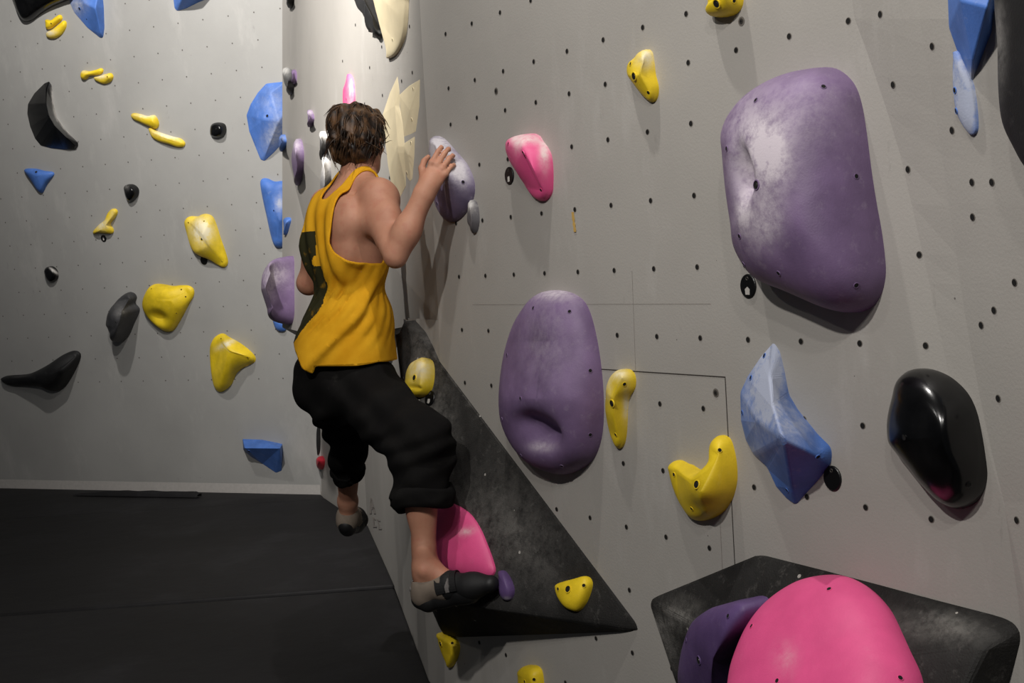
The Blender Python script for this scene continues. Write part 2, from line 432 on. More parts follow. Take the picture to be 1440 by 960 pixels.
def hold(name, label, cat, surf, outline, ridge, mat, prof=1.0, chalk=(), bolts=(), dents=(), K=16, N=84, flat=False, sink=.012, rim=.006, grp=None, ref=None, h0=0.0, key=None):
    cx = sum(p[0] for p in outline)/len(outline); cy = sum(p[1] for p in outline)/len(outline)
    if ref: cx, cy = ref
    if isinstance(surf, tuple): o_, n_ = surf
    else:
        o_, n_ = cast(BV[surf], cx, cy)
        if o_ is None: print('NOHIT', name, label); return None
    o_ = o_ + n_*h0
    if flat:
        pts = [p for p in outline]; N = len(pts)
    else: pts = smooth_outline(outline, N)
    R = [(hitp(x, y, o_, n_, h), h) for x, y, h in ridge]
    R = [(q - n_*h, h) for q, h in R]
    want = np.array(pts, float); cur = want.copy()
    nrm2 = np.roll(want, -2, 0)-np.roll(want, 2, 0); nrm2 = np.stack([nrm2[:, 1], -nrm2[:, 0]], 1); nrm2 /= np.linalg.norm(nrm2, axis=1)[:, None]+1e-9
    if ((want-want.mean(0))*nrm2).sum() < 0: nrm2 = -nrm2
    ox = [p[0] for p in outline]; oy = [p[1] for p in outline]
    nocomp = flat or any(not (min(ox) <= r_[0] <= max(ox) and min(oy) <= r_[1] <= max(oy)) for r_ in ridge)
    for it in range(1 if nocomp else 6):
        base = [hitp(x, y, o_, n_) for x, y in cur]
        verts = [b - n_*sink for b in base] + [b + n_*rim for b in base]
        tg = []
        for b in base:
            if len(R) == 1: tg.append(R[0]); continue
            best = None
            for j in range(len(R)-1):
                a, c = R[j][0], R[j+1][0]; d = c-a; t = max(0, min(1, (b-a).dot(d)/max(1e-9, d.dot(d))))
                q = a+d*t; L_ = (q-b).length
                if best is None or L_ < best[0]: best = (L_, q, R[j][1]*(1-t)+R[j+1][1]*t)
            tg.append((best[1], best[2]))
        for k in range(1, K+1):
            a = k/K*math.pi/2
            for b, (q, h) in zip(base, tg):
                if prof == 'roof': sx = k/K; hh = rim+(h-rim)*(k/K)
                else:
                    sx = (1-math.cos(a))*.75 + .25*(k/K); hh = rim + (h-rim)*(math.sin(a)**prof)
                verts.append(b.lerp(q, sx) + n_*hh)
        if it == 5 or nocomp: break
        pr = np.array([proj(v) for v in verts[N:]]).reshape(K+1, N, 2)
        ex = ((pr-want[None])*nrm2[None]).sum(-1).max(0)
        ex = (np.roll(ex, 1)+np.roll(ex, -1)+2*ex+np.roll(ex, 2)+np.roll(ex, -2))/6
        cur = cur - nrm2*ex[:, None]*.8
    faces = []
    for k in range(K+1):
        for i in range(N):
            faces.append([k*N+i, k*N+(i+1) % N, (k+1)*N+(i+1) % N, (k+1)*N+i])
    # cap ridge
    if len(R) == 1: pass
    faces.append([(K+1)*N+i for i in range(N)])
    if dents:
        for i in range(2*N, len(verts)):
            px, py = proj(verts[i]); s = sum(g_[4]*gauss(px, py, g_) for g_ in dents)
            verts[i] = verts[i] - n_*s
    ck = []
    for v in verts:
        if chalk:
            px, py = proj(v); ck.append(min(1.0, sum(g_[4]*gauss(px, py, g_) for g_ in chalk)))
        else: ck.append(0.0)
    org = o_.copy()
    me = bpy.data.meshes.new(name)
    me.from_pydata([tuple(v-org) for v in verts], [], faces)
    add_attr(me, ck)
    bm = bmesh.new(); bm.from_mesh(me)
    bm.verts.ensure_lookup_table()
    if not flat:
        inn_ = list(bm.verts)[3*N:]
        for _ in range(4): bmesh.ops.smooth_vert(bm, verts=inn_, factor=.5, use_axis_x=True, use_axis_y=True, use_axis_z=True)
    bmesh.ops.remove_doubles(bm, verts=bm.verts, dist=.0006)
    bmesh.ops.recalc_face_normals(bm, faces=bm.faces)
    bm.to_mesh(me); bm.free()
    me.attributes['chalk'].data.foreach_set('value', [min(1.0, sum(g_[4]*gauss(*proj(v.co+org), g_) for g_ in chalk)) if chalk else 0.0 for v in me.vertices])
    ob_ = link(name, me, [M[mat]], None, smooth=(not flat)); ob_.location = org
    if flat:
        b = ob_.modifiers.new('b', 'BEVEL'); b.width = .008; b.segments = 3; b.limit_method = 'ANGLE'; b.angle_limit = math.radians(12)
        me.polygons.foreach_set('use_smooth', [True]*len(me.polygons)); 
    bv = BVHTree.FromPolygons([tuple(v+org) for v in (x.co for x in me.vertices)], [list(p.vertices) for p in me.polygons])
    for bt in bolts:
        p, n = cast(bv, bt[0], bt[1])
        if p is None: continue
        big = len(bt) > 2
        bolt_part(ob_, p, n, .0105 if big else .0055, big)
    if key: BV[key] = bv
    tag(ob_, label, cat, grp)
    return ob_
def poly_hold(name, label, cat, surf, verts, faces, mat, chalk=(), bolts=(), ref=None, bev=.006, grp=None, sink=.02, key=None, sub=2, back=True, h0=0):
    """faceted hold: verts (px,py,h); the ones with h==0 in outline order come first"""
    nbse = len([v for v in verts if v[2] == 0])
    cx = sum(v[0] for v in verts[:nbse])/nbse; cy = sum(v[1] for v in verts[:nbse])/nbse
    if ref: cx, cy = ref
    if isinstance(surf, tuple): o_, n_ = surf
    else: o_, n_ = cast(BV[surf], cx, cy)
    o_ = o_+n_*h0
    V = [hitp(x, y, o_, n_, h) for x, y, h in verts]
    nv = len(V); Fc = [list(f) for f in faces]
    V += [V[i]-n_*sink for i in range(nbse)]
    for i in range(nbse): Fc.append([i, (i+1) % nbse, nv+(i+1) % nbse, nv+i])
    Fc.append([nv+i for i in range(nbse)])
    me = bpy.data.meshes.new(name); org = o_.copy()
    me.from_pydata([tuple(v-org) for v in V], [], Fc)
    bm = bmesh.new(); bm.from_mesh(me); bmesh.ops.recalc_face_normals(bm, faces=bm.faces)
    bmesh.ops.bevel(bm, geom=[e for e in bm.edges if len(e.link_faces) == 2 and e.calc_face_angle(0) > .15], offset=bev, segments=3, affect='EDGES', profile=.5)
    if sub:
        bmesh.ops.triangulate(bm, faces=bm.faces)
        for _ in range(sub):
            bmesh.ops.subdivide_edges(bm, edges=[e for e in bm.edges if e.calc_length() > .02], cuts=1, use_grid_fill=True)
    bm.to_mesh(me); bm.free()
    add_attr(me, [min(1.0, sum(g_[4]*gauss(*proj(v.co+org), g_) for g_ in chalk)) if chalk else 0.0 for v in me.vertices])
    ob_ = link(name, me, [M[mat]]); ob_.location = org
    bv = BVHTree.FromPolygons([tuple(v.co+org) for v in me.vertices], [list(p.vertices) for p in me.polygons])
    for bt in bolts:
        p, n = cast(bv, bt[0], bt[1])
        if p is not None: bolt_part(ob_, p, n, .0105 if len(bt) > 2 else .0055, len(bt) > 2)
    if key: BV[key] = bv
    tag(ob_, label, cat, grp)
    return ob_

# --- main wall
hold('climbing_hold', 'huge domed purple hold with white chalk burst on the right wall', 'climbing hold', 'M',
     [(1058,128),(1085,112),(1115,101),(1145,96),(1168,95),(1185,103),(1200,120),(1209,145),(1216,185),(1223,240),(1230,285),(1238,330),(1243,375),(1241,400),(1234,420),(1222,433),(1205,439),(1180,437),(1150,428),(1110,412),(1080,400),(1063,388),(1045,367),(1033,340),(1023,290),(1017,240),(1015,200),(1020,175),(1035,150)],
     [(1080, 255, .17), (1110, 300, .165)], 'purple', .62,
     chalk=[(1085,215,26,42,.9,-12),(1062,240,34,75,.4),(1075,315,24,40,.5,20),(1045,300,10,26,.6),(1120,160,70,50,.28),(1040,200,25,80,.25)],
     bolts=[(1064,260,1),(1158,122),(1063,141),(1022,209),(1204,248),(1040,332),(1046,371),(1095,384),(1204,401)],
     dents=[(1043,244,8,30,.07,-6)], K=34, N=150)
hold('climbing_hold', 'tall egg shaped purple hold with a round pocket near its foot', 'climbing hold', 'M',
     [(777,408),(800,411),(818,422),(828,440),(836,470),(842,505),(846,545),(847,585),(843,620),(833,645),(815,660),(795,667),(770,663),(745,652),(722,630),(706,600),(701,570),(703,530),(710,490),(722,455),(738,430),(755,414)],
     [(765, 480, .085), (755, 560, .125)], 'purple', .7,
     chalk=[(778,410,40,12,.6),(768,480,36,60,.2),(762,628,18,7,.6)],
     bolts=[(750,433),(801,438),(713,499),(830,521),(732,560),(830,611),(706,589),(733,640),(790,655)],
     dents=[(757,610,24,19,.075,35),(736,592,14,12,.03)], K=34, N=130)
hold('climbing_hold', 'chalky lilac hold gripped by the climber, right hand on its top', 'climbing hold', 'M',
     [(608,193),(622,194),(641,214),(656,232),(665,255),(665,275),(657,295),(645,308),(633,312),(620,303),(611,285),(607,262),(605,235),(603,210)],
     [(612, 205, .05), (627, 240, .10), (630, 292, .035)], 'lilac', 1.0,
     chalk=[(615,210,22,26,1.0),(648,250,14,20,.5),(640,235,18,18,.6)], bolts=[(651,256),(615,286)], K=22)
hold('climbing_hold', 'small pointed grey oval hold just below right of the chalky lilac hold', 'climbing hold', 'M',
     [(657,300),(659,288),(664,281),(669,285),(672,300),(672,315),(668,328),(662,321),(657,312)], [(662, 296, .035), (664, 312, .03)], 'whitehold', .9, chalk=[(660,285,6,12,.9)], K=10, N=48)
hold('climbing_hold', 'pink tapering hold with chalked top edge on the right wall', 'climbing hold', 'M',
     [(711,212),(712,203),(716,196),(723,192),(735,189),(750,188),(758,192),(763,200),(769,208),(774,220),(776,240),(776,258),(775,270),(771,278),(765,282),(757,281),(748,275),(740,264),(728,245),(718,229)],
     [(736, 212, .075), (752, 240, .07), (763, 268, .03)], 'pink', .8, chalk=[(738,193,26,10,.9),(766,215,8,24,.85),(728,205,8,14,.4)], bolts=[(737,216,1),(715,202),(761,267)], K=20)
hold('climbing_hold', 'small pale topped yellow hold high on the right wall', 'climbing hold', 'M',
     [(881,97),(884,88),(893,80),(900,73),(909,70),(915,73),(918,88),(920,105),(924,122),(923,136),(918,143),(909,139),(900,130),(890,117),(883,107)],
     [(905, 88, .04), (900, 105, .05), (915, 130, .025)], 'yellow', .9, chalk=[(908,80,14,16,.8)], bolts=[(892,107,1),(912,130),(887,90)])
hold('climbing_hold', 'yellow hold cut off by the top edge of the photo', 'climbing hold', 'M',
     [(996,-22),(1018,-30),(1041,-22),(1043,0),(1040,12),(1032,20),(1018,24),(1004,23),(997,16),(995,0)],
     [(1012, -5, .06), (1028, -5, .055)], 'yellow', .6, bolts=[(1008,5,1),(1032,1)])
hold('climbing_hold', 'curved yellow hold like a banana beside the purple egg hold', 'climbing hold', 'M',
     [(851,574),(852,555),(854,541),(861,527),(870,520),(880,519),(888,522),(892,532),(891,546),(884,558),(881,574),(880,599),(878,618),(874,629),(868,629),(861,619),(855,600)],
     [(875, 532, .045), (862, 560, .055), (864, 590, .045), (869, 615, .025)], 'yellow', .9, chalk=[(868,525,14,10,.8),(881,572,5,22,.8),(855,545,6,18,.5)], bolts=[(861,567,1),(878,540),(866,611)])
hold('climbing_hold', 'heart shaped yellow hold on the corner of the cut panel', 'climbing hold', 'M',
     [(940,660),(944,651),(956,647),(969,653),(981,655),(988,647),(994,635),(1003,619),(1013,612),(1024,616),(1030,631),(1034,654),(1034,679),(1028,701),(1016,719),(1000,729),(983,732),(969,726),(956,708),(946,685)],
     [(952, 662, .04), (978, 681, .10), (985, 690, .095), (1010, 640, .05)], 'yellow', .85, bolts=[(980,681,1),(1012,633),(948,667),(973,715)], dents=[(992,712,20,10,.015)], K=22, N=110)
poly_hold('climbing_hold', 'large faceted blue hold, pale with chalk at its pointed top', 'climbing hold', 'M',
     [(1088,479,0),(1097,494,0),(1104,525,0),(1109,554,0),(1122,576,0),(1147,607,0),(1168,628,0),(1170,640,0),(1168,653,0),(1150,676,0),(1131,697,0),(1119,711,0),(1106,702,0),(1091,685,0),(1078,657,0),(1059,640,0),(1048,619,0),(1041,591,0),(1040,551,0),(1050,529,0),(1069,501,0),
      (1082,530,.05),(1086,568,.09),(1101,617,.15),(1152,641,.05),(1062,590,.06),(1113,690,.035)],
     [(0,1,21),(1,2,21),(2,3,22,21),(3,4,22),(4,5,23,22),(5,24,23),(5,6,24),(6,7,24),(7,8,24),(8,9,24),(9,26,24),(9,10,26),(10,11,26),(11,12,26),(12,13,26),(13,14,23,26),(24,26,23),(14,15,23),(15,16,25,23),(16,17,25),(17,18,25),(18,19,25),(19,22,25),(25,22,23),(19,20,21,22),(20,0,21)],
     'blue', chalk=[(1085,500,20,60,1.0),(1070,560,32,55,.8),(1115,600,30,30,.55,40),(1060,640,14,20,.5)], bolts=[(1075,500),(1056,531),(1044,580),(1107,689),(1150,642)], bev=.007, sub=3)
hold('climbing_hold', 'glossy black domed hold with lamp reflections on the right wall', 'climbing hold', 'M',
     [(1247,608),(1248,585),(1255,556),(1264,533),(1279,521),(1296,518),(1317,522),(1340,534),(1360,553),(1372,576),(1379,605),(1385,643),(1387,670),(1381,693),(1369,708),(1355,715),(1342,714),(1322,705),(1298,684),(1278,660),(1260,637),(1250,624)],
     [(1322, 612, .095)], 'black', .75, bolts=[(1272,615),(1362,681)], K=34, N=120)
# top right blues and black
poly_hold('climbing_hold', 'blue wedge hold at the top right with chalked lower tip', 'climbing hold', 'M',
     [(1331,-40,0),(1402,-40,0),(1394,45,0),(1366,116,0),(1350,85,0),(1334,40,0),(1350,0,.05),(1388,10,.055),(1367,85,.025)],
     [(0,1,7,6),(1,2,7),(2,3,8,7),(3,4,8),(4,5,6,8),(5,0,6),(6,7,8)], 'blue', chalk=[(1367,110,12,14,.9)], ref=(1370, 60), bev=.004, h0=.0, sink=.015)
hold('climbing_hold', 'slim blue and grey chalked hold hanging below the top right blue wedge', 'climbing hold', 'M',
     [(1344,72),(1352,82),(1362,108),(1368,130),(1372,165),(1371,187),(1360,184),(1349,168),(1343,150),(1340,120),(1340,90)],
     [(1350, 105, .015), (1355, 150, .015)], 'blue', .8, chalk=[(1352,110,22,40,1.0),(1360,160,16,36,1.0)], bolts=[(1343,127),(1345,156)], ref=(1370,130), sink=.015)
hold('climbing_hold', 'big dark rounded hold cropped by the top right corner', 'climbing hold', 'M',
     [(1397,-60),(1420,-90),(1500,-100),(1600,-60),(1640,100),(1600,240),(1520,280),(1452,246),(1424,206),(1408,170),(1403,120),(1402,60),(1398,10)],
     [(1500, 0, .05), (1520, 130, .05)], 'mattblack', .5, chalk=[(1404,60,10,60,.35)], ref=(1410, 120), h0=.04, K=22, N=110, sink=.06)

# --- volumes
BVn = {}
v1 = poly_hold('wall_volume', 'long black triangular volume under the climber with foot on it', 'climbing volume', 'M',
     [(566,450,0),(590,468,0),(900,880,0),(898,889,0),(760,893,0),(640,897,0),(622,893,0),(606,841,.20),(560,470,.02),(600,842,.13),(620,846,.19)],
     [(0,8,7,1),(1,7,10,2),(2,10,3),(3,10,4),(4,10,5),(5,10,7,6),(6,7,9),(8,9,7),(0,6,9,8)],
     'volume', ref=(700, 740), bev=.012, sink=.35, key='V1', sub=2, chalk=[(600,520,30,50,.5),(720,700,60,40,.25),(700,760,80,60,.2)])
v2 = poly_hold('wall_volume', 'broad black volume with rounded corners at the bottom right', 'climbing volume', 'M',
     [(911,846,0),(918,838,0),(1061,779,0),(1073,778,0),(1160,800,0),(1296,837,0),(1417,868,0),(1434,878,0),(1440,897,0),(1420,960,0),(1385,1090,0),(1180,1160,0),(1000,1080,0),(948,958,0),
      (1090,940,.16),(1385,905,.07),(1330,1020,.16),(1130,1050,.17)],
     [(0,1,14),(1,2,14),(2,3,14),(3,4,14),(4,5,15,14),(5,6,15),(6,7,15),(7,8,15),(8,9,16,15),(9,10,16),(10,11,17,16),(11,12,17),(12,13,14,17),(13,0,14),(14,15,16,17)],
     'volume', ref=(1150, 900), bev=.012, key='V2', sub=2, chalk=[(945,865,20,12,.6,-30),(1320,880,60,20,.35,10),(930,900,18,40,.45)])
def on(sf, px, py):
    return cast(BV[sf], px, py)
hold('climbing_hold', 'large pink dome on the bottom right black volume', 'climbing hold', 'V2',
     [(1165,808),(1195,812),(1225,828),(1250,855),(1270,890),(1288,925),(1300,960),(1300,1010),(1250,1060),(1150,1080),(1060,1060),(1025,1010),(1023,955),(1035,910),(1055,870),(1085,838),(1125,815)],
     [(1140, 920, .10), (1165, 985, .12)], 'pink', .7, chalk=[(1105,925,14,20,.3)], bolts=[(1166,828),(1266,953),(1093,957),(1057,880)], ref=(1160, 880), K=26, N=120, sink=.05)
hold('climbing_hold', 'purple oval hold left of the large pink dome on the black volume', 'climbing hold', 'V2',
     [(1040,848),(1049,858),(1047,880),(1037,905),(1027,930),(1022,960),(1015,1000),(990,1020),(965,1000),(953,960),(955,930),(962,900),(975,873),(1000,855),(1020,850)],
     [(1003, 925, .06)], 'darkpurple', .9, bolts=[(1024,866),(983,928,1),(965,900)], ref=(985, 900), sink=.06)
hold('climbing_hold', 'cream yellow hold with a mouth like groove on the long black volume', 'climbing hold', 'V1',
     [(595,503),(604,506),(607,515),(607,532),(604,547),(597,556),(587,558),(577,552),(570,546),(569,535),(572,520),(580,509)],
     [(590, 525, .045), (590, 540, .045)], 'yellow', .6, chalk=[(590,518,18,18,.75)], bolts=[(583,531,1)], dents=[(585,545,8,2.5,.014,10)], K=20)
hold('climbing_hold', 'yellow triangular hold near the right tip of the long black volume', 'climbing hold', 'V1',
     [(780,826),(785,820),(805,814),(824,810),(831,816),(831,827),(824,846),(814,858),(804,858),(793,852),(784,840)],
     [(803, 832, .035), (812, 832, .035)], 'yellow', .6, bolts=[(799,828,1),(821,823),(785,828)])
hold('climbing_hold', 'pink wedge shaped hold behind the climber\'s right shin', 'climbing hold', 'V1',
     [(606,715),(622,706),(640,709),(660,722),(674,742),(684,765),(693,790),(695,804),(686,812),(664,812),(636,804),(612,795),(602,760)],
     [(640, 750, .03), (655, 780, .03)], 'pink', .9, chalk=[(655,747,12,5,.7,-15)], ref=(660, 760))
hold('climbing_hold', 'small dark purple hold at the toe of the climber\'s right shoe', 'climbing hold', 'V1',
     [(701,806),(706,802),(711,804),(718,815),(722,830),(718,842),(709,843),(702,832)], [(710, 822, .03)], 'darkpurple', .8, chalk=[(712,843,8,4,.5)])
hold('climbing_hold', 'small yellow drop shaped hold below the long black volume', 'climbing hold', 'M',
     [(615,891),(627,891),(639,897),(645,908),(643,922),(637,935),(631,938),(625,928),(618,910)], [(630, 905, .035), (634, 920, .03)], 'yellow', .8, bolts=[(620,905,1),(636,904)], ref=(640, 912))
hold('climbing_hold', 'yellow hold half cropped by the bottom edge of the photo', 'climbing hold', 'M',
     [(728,948),(735,938),(745,935),(757,938),(762,950),(762,975),(750,985),(732,982)], [(744, 955, .04)], 'yellow', .7, bolts=[(738,958),(751,955)])

# --- left overhanging wall
hold('climbing_hold', 'tall cream blade shaped macro hold cropped by the top edge', 'climbing hold', 'G',
     [(522,-20),(548,-30),(572,-20),(572,0),(571,25),(568,50),(560,70),(552,79),(546,82),(542,66),(537,48),(531,25),(526,5)], [(548, 10, .03), (550, 50, .02)], 'cream', .5, bolts=[(552,56)], ref=(560, 30), rim=.008)
hold('climbing_hold', 'black torn edged hold beside the tall cream macro at the top', 'climbing hold', 'G',
     [(488,-20),(515,-24),(523,-8),(528,12),(533,30),(537,49),(532,52),(527,45),(523,47),(519,35),(513,24),(504,13),(498,0)], [(512, 0, .05), (524, 25, .04)], 'mattblack', .6, ref=(518, 15))
poly_hold('climbing_hold', 'long cream blade hold rising beside the climber\'s head', 'climbing hold', 'G',
     [(559,106,0),(562,128,0),(562,150,0),(567,175,0),(570,215,0),(571,262,0),(563,278,0),(552,272,0),(545,235,0),(541,195,0),(538,160,0),(548,130,0),
      (556,150,.008),(560,215,.014)],
     [(0,1,12),(1,2,12),(2,3,12),(3,4,13,12),(4,5,13),(5,6,13),(6,7,13),(7,8,13),(8,9,13),(9,10,12,13),(10,11,12),(11,0,12)], 'cream', ref=(562, 190), bev=.004)
poly_hold('climbing_hold', 'upper cream triangular plate hold at the bend of the wall', 'climbing hold', 'G',
     [(591,110,0),(590,150,0),(585,186,0),(566,197,0),(564,170,0),(561,133,0),(575,120,0),(576,155,.006)],
     [(0,1,7),(1,2,7),(2,3,7),(3,4,7),(4,5,7),(5,6,7),(6,0,7)], 'cream', ref=(582, 150), bev=.004, bolts=[(581,125),(579,168)])
poly_hold('climbing_hold', 'lower cream triangular plate hold pointing down at the bend of the wall', 'climbing hold', 'G',
     [(584,190,0),(583,220,0),(580,252,0),(577,256,0),(572,250,0),(563,209,0),(564,203,0),(574,218,.006)],
     [(0,1,7),(1,2,7),(2,3,7),(3,4,7),(4,5,7),(5,6,7),(6,0,7)], 'cream', ref=(576, 220), bev=.004, bolts=[(578,201),(565,209),(572,243)])
hold('climbing_hold', 'pink hold chalked white just above the climber\'s hair', 'climbing hold', 'G',
     [(482,128),(485,118),(488,108),(491,104),(495,110),(497,122),(498,140),(497,156),(490,160),(483,152)], [(490, 125, .02), (491, 145, .02)], 'pink', .7, chalk=[(493,130,5,20,.75)], bolts=[(487,139)])
hold('climbing_hold', 'slim purple almond hold on the left wall', 'climbing hold', 'G',
     [(419,195),(424,207),(426,227),(424,247),(419,261),(414,250),(410,227),(412,208)], [(417, 222, .05), (418, 238, .05)], 'purple', .8, chalk=[(416,202,8,16,.5)])
hold('climbing_hold', 'tiny purple hold above the slim almond hold', 'climbing hold', 'G',
     [(436,154),(440,162),(440,171),(436,179),(433,171),(433,161)], [(436, 166, .04)], 'purple', .8, K=8, N=40, chalk=[(436,158,4,5,.5)])
hold('climbing_hold', 'narrow chalk whitened grey hold left of the climber\'s hair', 'climbing hold', 'G',
     [(450,192),(453,184),(458,188),(460,203),(458,218),(454,226),(450,212)], [(454, 200, .05)], 'greyhold', .8, K=8, N=40, chalk=[(455,188,8,9,1.2)])
hold('climbing_hold', 'long whitish streaked hold behind the climber\'s left shoulder', 'climbing hold', 'G',
     [(453,232),(458,215),(463,225),(464,250),(461,272),(455,280),(450,262)], [(457, 240, .05), (457, 260, .05)], 'whitehold', .8, K=8, N=40, chalk=[(457,235,8,24,.9)])
hold('climbing_hold', 'grey teardrop hold with black tip on the left wall edge', 'climbing hold', 'G',
     [(398,99),(402,95),(409,98),(414,108),(413,120),(409,134),(404,126),(399,114)], [(398, 104, .09), (405, 118, .05)], 'greyhold', .9, K=12, N=48, chalk=[(399,98,8,8,1.0)], ref=(406, 112))
hold('climbing_hold', 'tiny purple hold touching the grey teardrop hold', 'climbing hold', 'G',
     [(411,100),(415,99),(416,108),(415,118),(411,115)], [(413, 108, .03)], 'purple', .8, K=8, N=36)
hold('climbing_hold', 'small black pointed hold at the top of the left wall edge', 'climbing hold', 'G',
     [(402,-16),(413,-14),(412,4),(409,12),(405,6),(402,-4)], [(406, -5, .05)], 'mattblack', .8, K=8, N=36)
hold('climbing_hold', 'small blue hold on the left wall edge beside the big faceted blue', 'climbing hold', 'G',
     [(398,190),(401,190),(403,200),(401,210),(398,213),(397.5,200)], [(396.5, 200, .05)], 'blue', .8, K=8, N=36, chalk=[(398,195,4,5,.4)], ref=(400, 200))
hold('climbing_hold', 'small blue triangular hold low on the left wall edge', 'climbing hold', 'G',
     [(399,308),(408,307),(405,322),(401,331),(399,322)], [(402, 315, .03)], 'blue', .8, K=8, N=36)
hold('climbing_hold', 'bulging mauve hold sticking out over the left wall edge', 'climbing hold', 'G',
     [(402,372),(408,362),(413,361),(414,380),(414,410),(414,440),(411,455),(405,455),(400,445),(399,400)],
     [(381, 385, .20), (374, 405, .22), (384, 432, .18)], 'purple', .75, K=22, chalk=[(385,385,20,18,.55),(375,410,14,20,.25)], ref=(408, 410))
hold('climbing_hold', 'small red hold at the foot of the left wall', 'climbing hold', 'L',
     [(451,643),(454,641),(457,647),(456,656),(453,660),(451,652)], [(448, 649, .06)], 'red', .7, K=10, N=40, ref=(455, 650))
hold('climbing_hold', 'thin dark sliver hold above the small red hold', 'climbing hold', 'B',
     [(447,596),(449,592),(450,605),(450,632),(447,640),(445,628),(445,608)], [(447, 615, .02)], 'mattblack', .8, K=8, N=36)

# --- far wall
hold('climbing_hold', 'glossy black hold cropped by the top left corner', 'climbing hold', 'B',
     [(14,-30),(60,-40),(110,-25),(112,-6),(97,0),(75,9),(58,19),(46,28),(36,30),(28,23),(21,8)], [(45, -5, .10), (70, -12, .10)], 'black', .6)
hold('climbing_hold', 'upper yellow hold of the top left yellow pair', 'climbing hold', 'B',
     [(64,28),(72,28),(79,23),(85,21),(87,27),(80,34),(72,40),(65,40)], [(69, 33, .04), (83, 26, .03)], 'yellow', .8, N=60, K=10, bolts=[(72,33)], dents=[(80,38,9,2,.02,-35)])
hold('climbing_hold', 'lower yellow hold of the top left yellow pair', 'climbing hold', 'B',
     [(65,46),(74,41),(84,33),(90,29),(93,32),(92,40),(86,49),(77,54),(67,53)], [(75, 45, .04), (88, 36, .03)], 'yellow', .8, N=60, K=10, chalk=[(70,46,9,5,.8)])
poly_hold('climbing_hold', 'faceted blue hold right of the top left black hold', 'climbing hold', 'B',
     [(92,-30,0),(142,-30,0),(146,10,0),(147,40,0),(145,53,0),(141,54,0),(122,39,0),(104,18,0),(98,5,0),(118,4,.07),(134,12,.09),(142,48,.03)],
     [(0,1,10,9),(1,2,10),(2,3,10),(3,4,11,10),(4,5,11),(5,6,11),(6,7,9,10,11),(7,8,9),(8,0,9)], 'blue', chalk=[(108,8,12,12,.8)], bolts=[(112,12,1),(122,27)], bev=.008)
poly_hold('climbing_hold', 'blue hold cropped by the top edge above the far wall middle', 'climbing hold', 'B',
     [(240,-30,0),(305,-30,0),(300,-5,0),(280,3,0),(262,12,0),(249,16,0),(245,12,0),(258,-5,.12),(270,-8,.12)],
     [(0,1,8,7),(1,2,8),(2,3,8),(3,4,7,8),(4,5,7),(5,6,7),(6,0,7)], 'blue', bev=.008)
hold('climbing_hold', 'left yellow hold of the pair beside the black crescent', 'climbing hold', 'B',
     [(113,104),(117,99),(126,100),(135,98),(142,96),(145,99),(142,104),(133,106),(126,107),(120,112),(114,110)], [(118, 105, .04), (139, 100, .025)], 'yellow', .8, N=60, K=10, chalk=[(118,100,6,3,.6)])
hold('climbing_hold', 'right yellow hold of the pair beside the black crescent', 'climbing hold', 'B',
     [(132,109),(139,107),(149,104),(156,103),(159,108),(156,114),(148,118),(140,116),(134,113)], [(140, 110, .03), (152, 109, .04)], 'yellow', .8, N=60, K=10, chalk=[(140,107,10,4,.8)], bolts=[(151,108)])
poly_hold('climbing_hold', 'black crescent hold with chalk whitened inner face', 'climbing hold', 'B',
     [(69,114,0),(73,120,0),(76,150,0),(80,165,0),(92,182,0),(110,201,0),(110,206,0),(105,211,0),(90,211,0),(72,209,0),(57,205,0),(49,195,0),(42,178,0),(38,160,0),(39,146,0),(48,131,0),(62,117,0),
      (65,126,.05),(65,145,.13),(69,163,.16),(77,177,.15),(93,193,.09),(106,205,.03)],
     [(0,1,17),(1,2,18,17),(2,3,19,18),(3,4,20,19),(4,21,20),(4,5,21),(5,6,22,21),(6,7,22),(7,8,21,22),(8,9,20,21),(9,10,20),(10,11,20),(11,12,19,20),(12,13,19),(13,14,18,19),(14,15,18),(15,16,17,18),(16,0,17)],
     'black', chalk=[(77,145,2.8,18,1.9,-8),(86,169,2.6,13,1.9,-34),(99,186,2.6,13,1.9,-48)], bev=.006, sub=3, bolts=[(66,169)])
hold('climbing_hold', 'upper yellow finger shaped hold at mid height of the far wall', 'climbing hold', 'B',
     [(184,163),(187,159),(196,160),(207,163),(217,162),(222,169),(223,176),(219,181),(210,178),(199,173),(188,168)], [(189, 163, .03), (214, 171, .05)], 'yellow', .8, N=60, K=10, chalk=[(205,162,16,4,.8)])
hold('climbing_hold', 'lower yellow finger shaped hold, white with chalk on top', 'climbing hold', 'B',
     [(209,182),(213,179),(220,184),(230,188),(243,192),(254,195),(260,201),(258,206),(250,207),(238,203),(224,199),(214,193)], [(215, 187, .03), (235, 196, .045), (253, 201, .03)], 'yellow', .8, N=60, K=10, chalk=[(235,190,18,4.5,1.2,14)])
hold('climbing_hold', 'small round black hold near the big faceted blue hold', 'climbing hold', 'B',
     [(296,178),(301,173),(309,172),(316,175),(318,183),(315,191),(306,194),(296,190)], [(307, 182, .06)], 'black', .7, N=48, K=12, bolts=[(304,181)])
hold('climbing_hold', 'small round black hold above the yellow forked hold', 'climbing hold', 'B',
     [(174,264),(180,259),(189,260),(195,267),(193,277),(184,284),(177,278)], [(184, 268, .06)], 'black', .7, N=48, K=12, chalk=[(178,263,3,5,.3)])
hold('climbing_hold', 'small round black hold with a chalk streak at the far left', 'climbing hold', 'B',
     [(62,381),(67,375),(75,375),(81,382),(81,392),(73,397),(65,392)], [(71, 384, .05)], 'black', .7, N=48, K=12, chalk=[(76,381,8,1.6,1.3,38)])
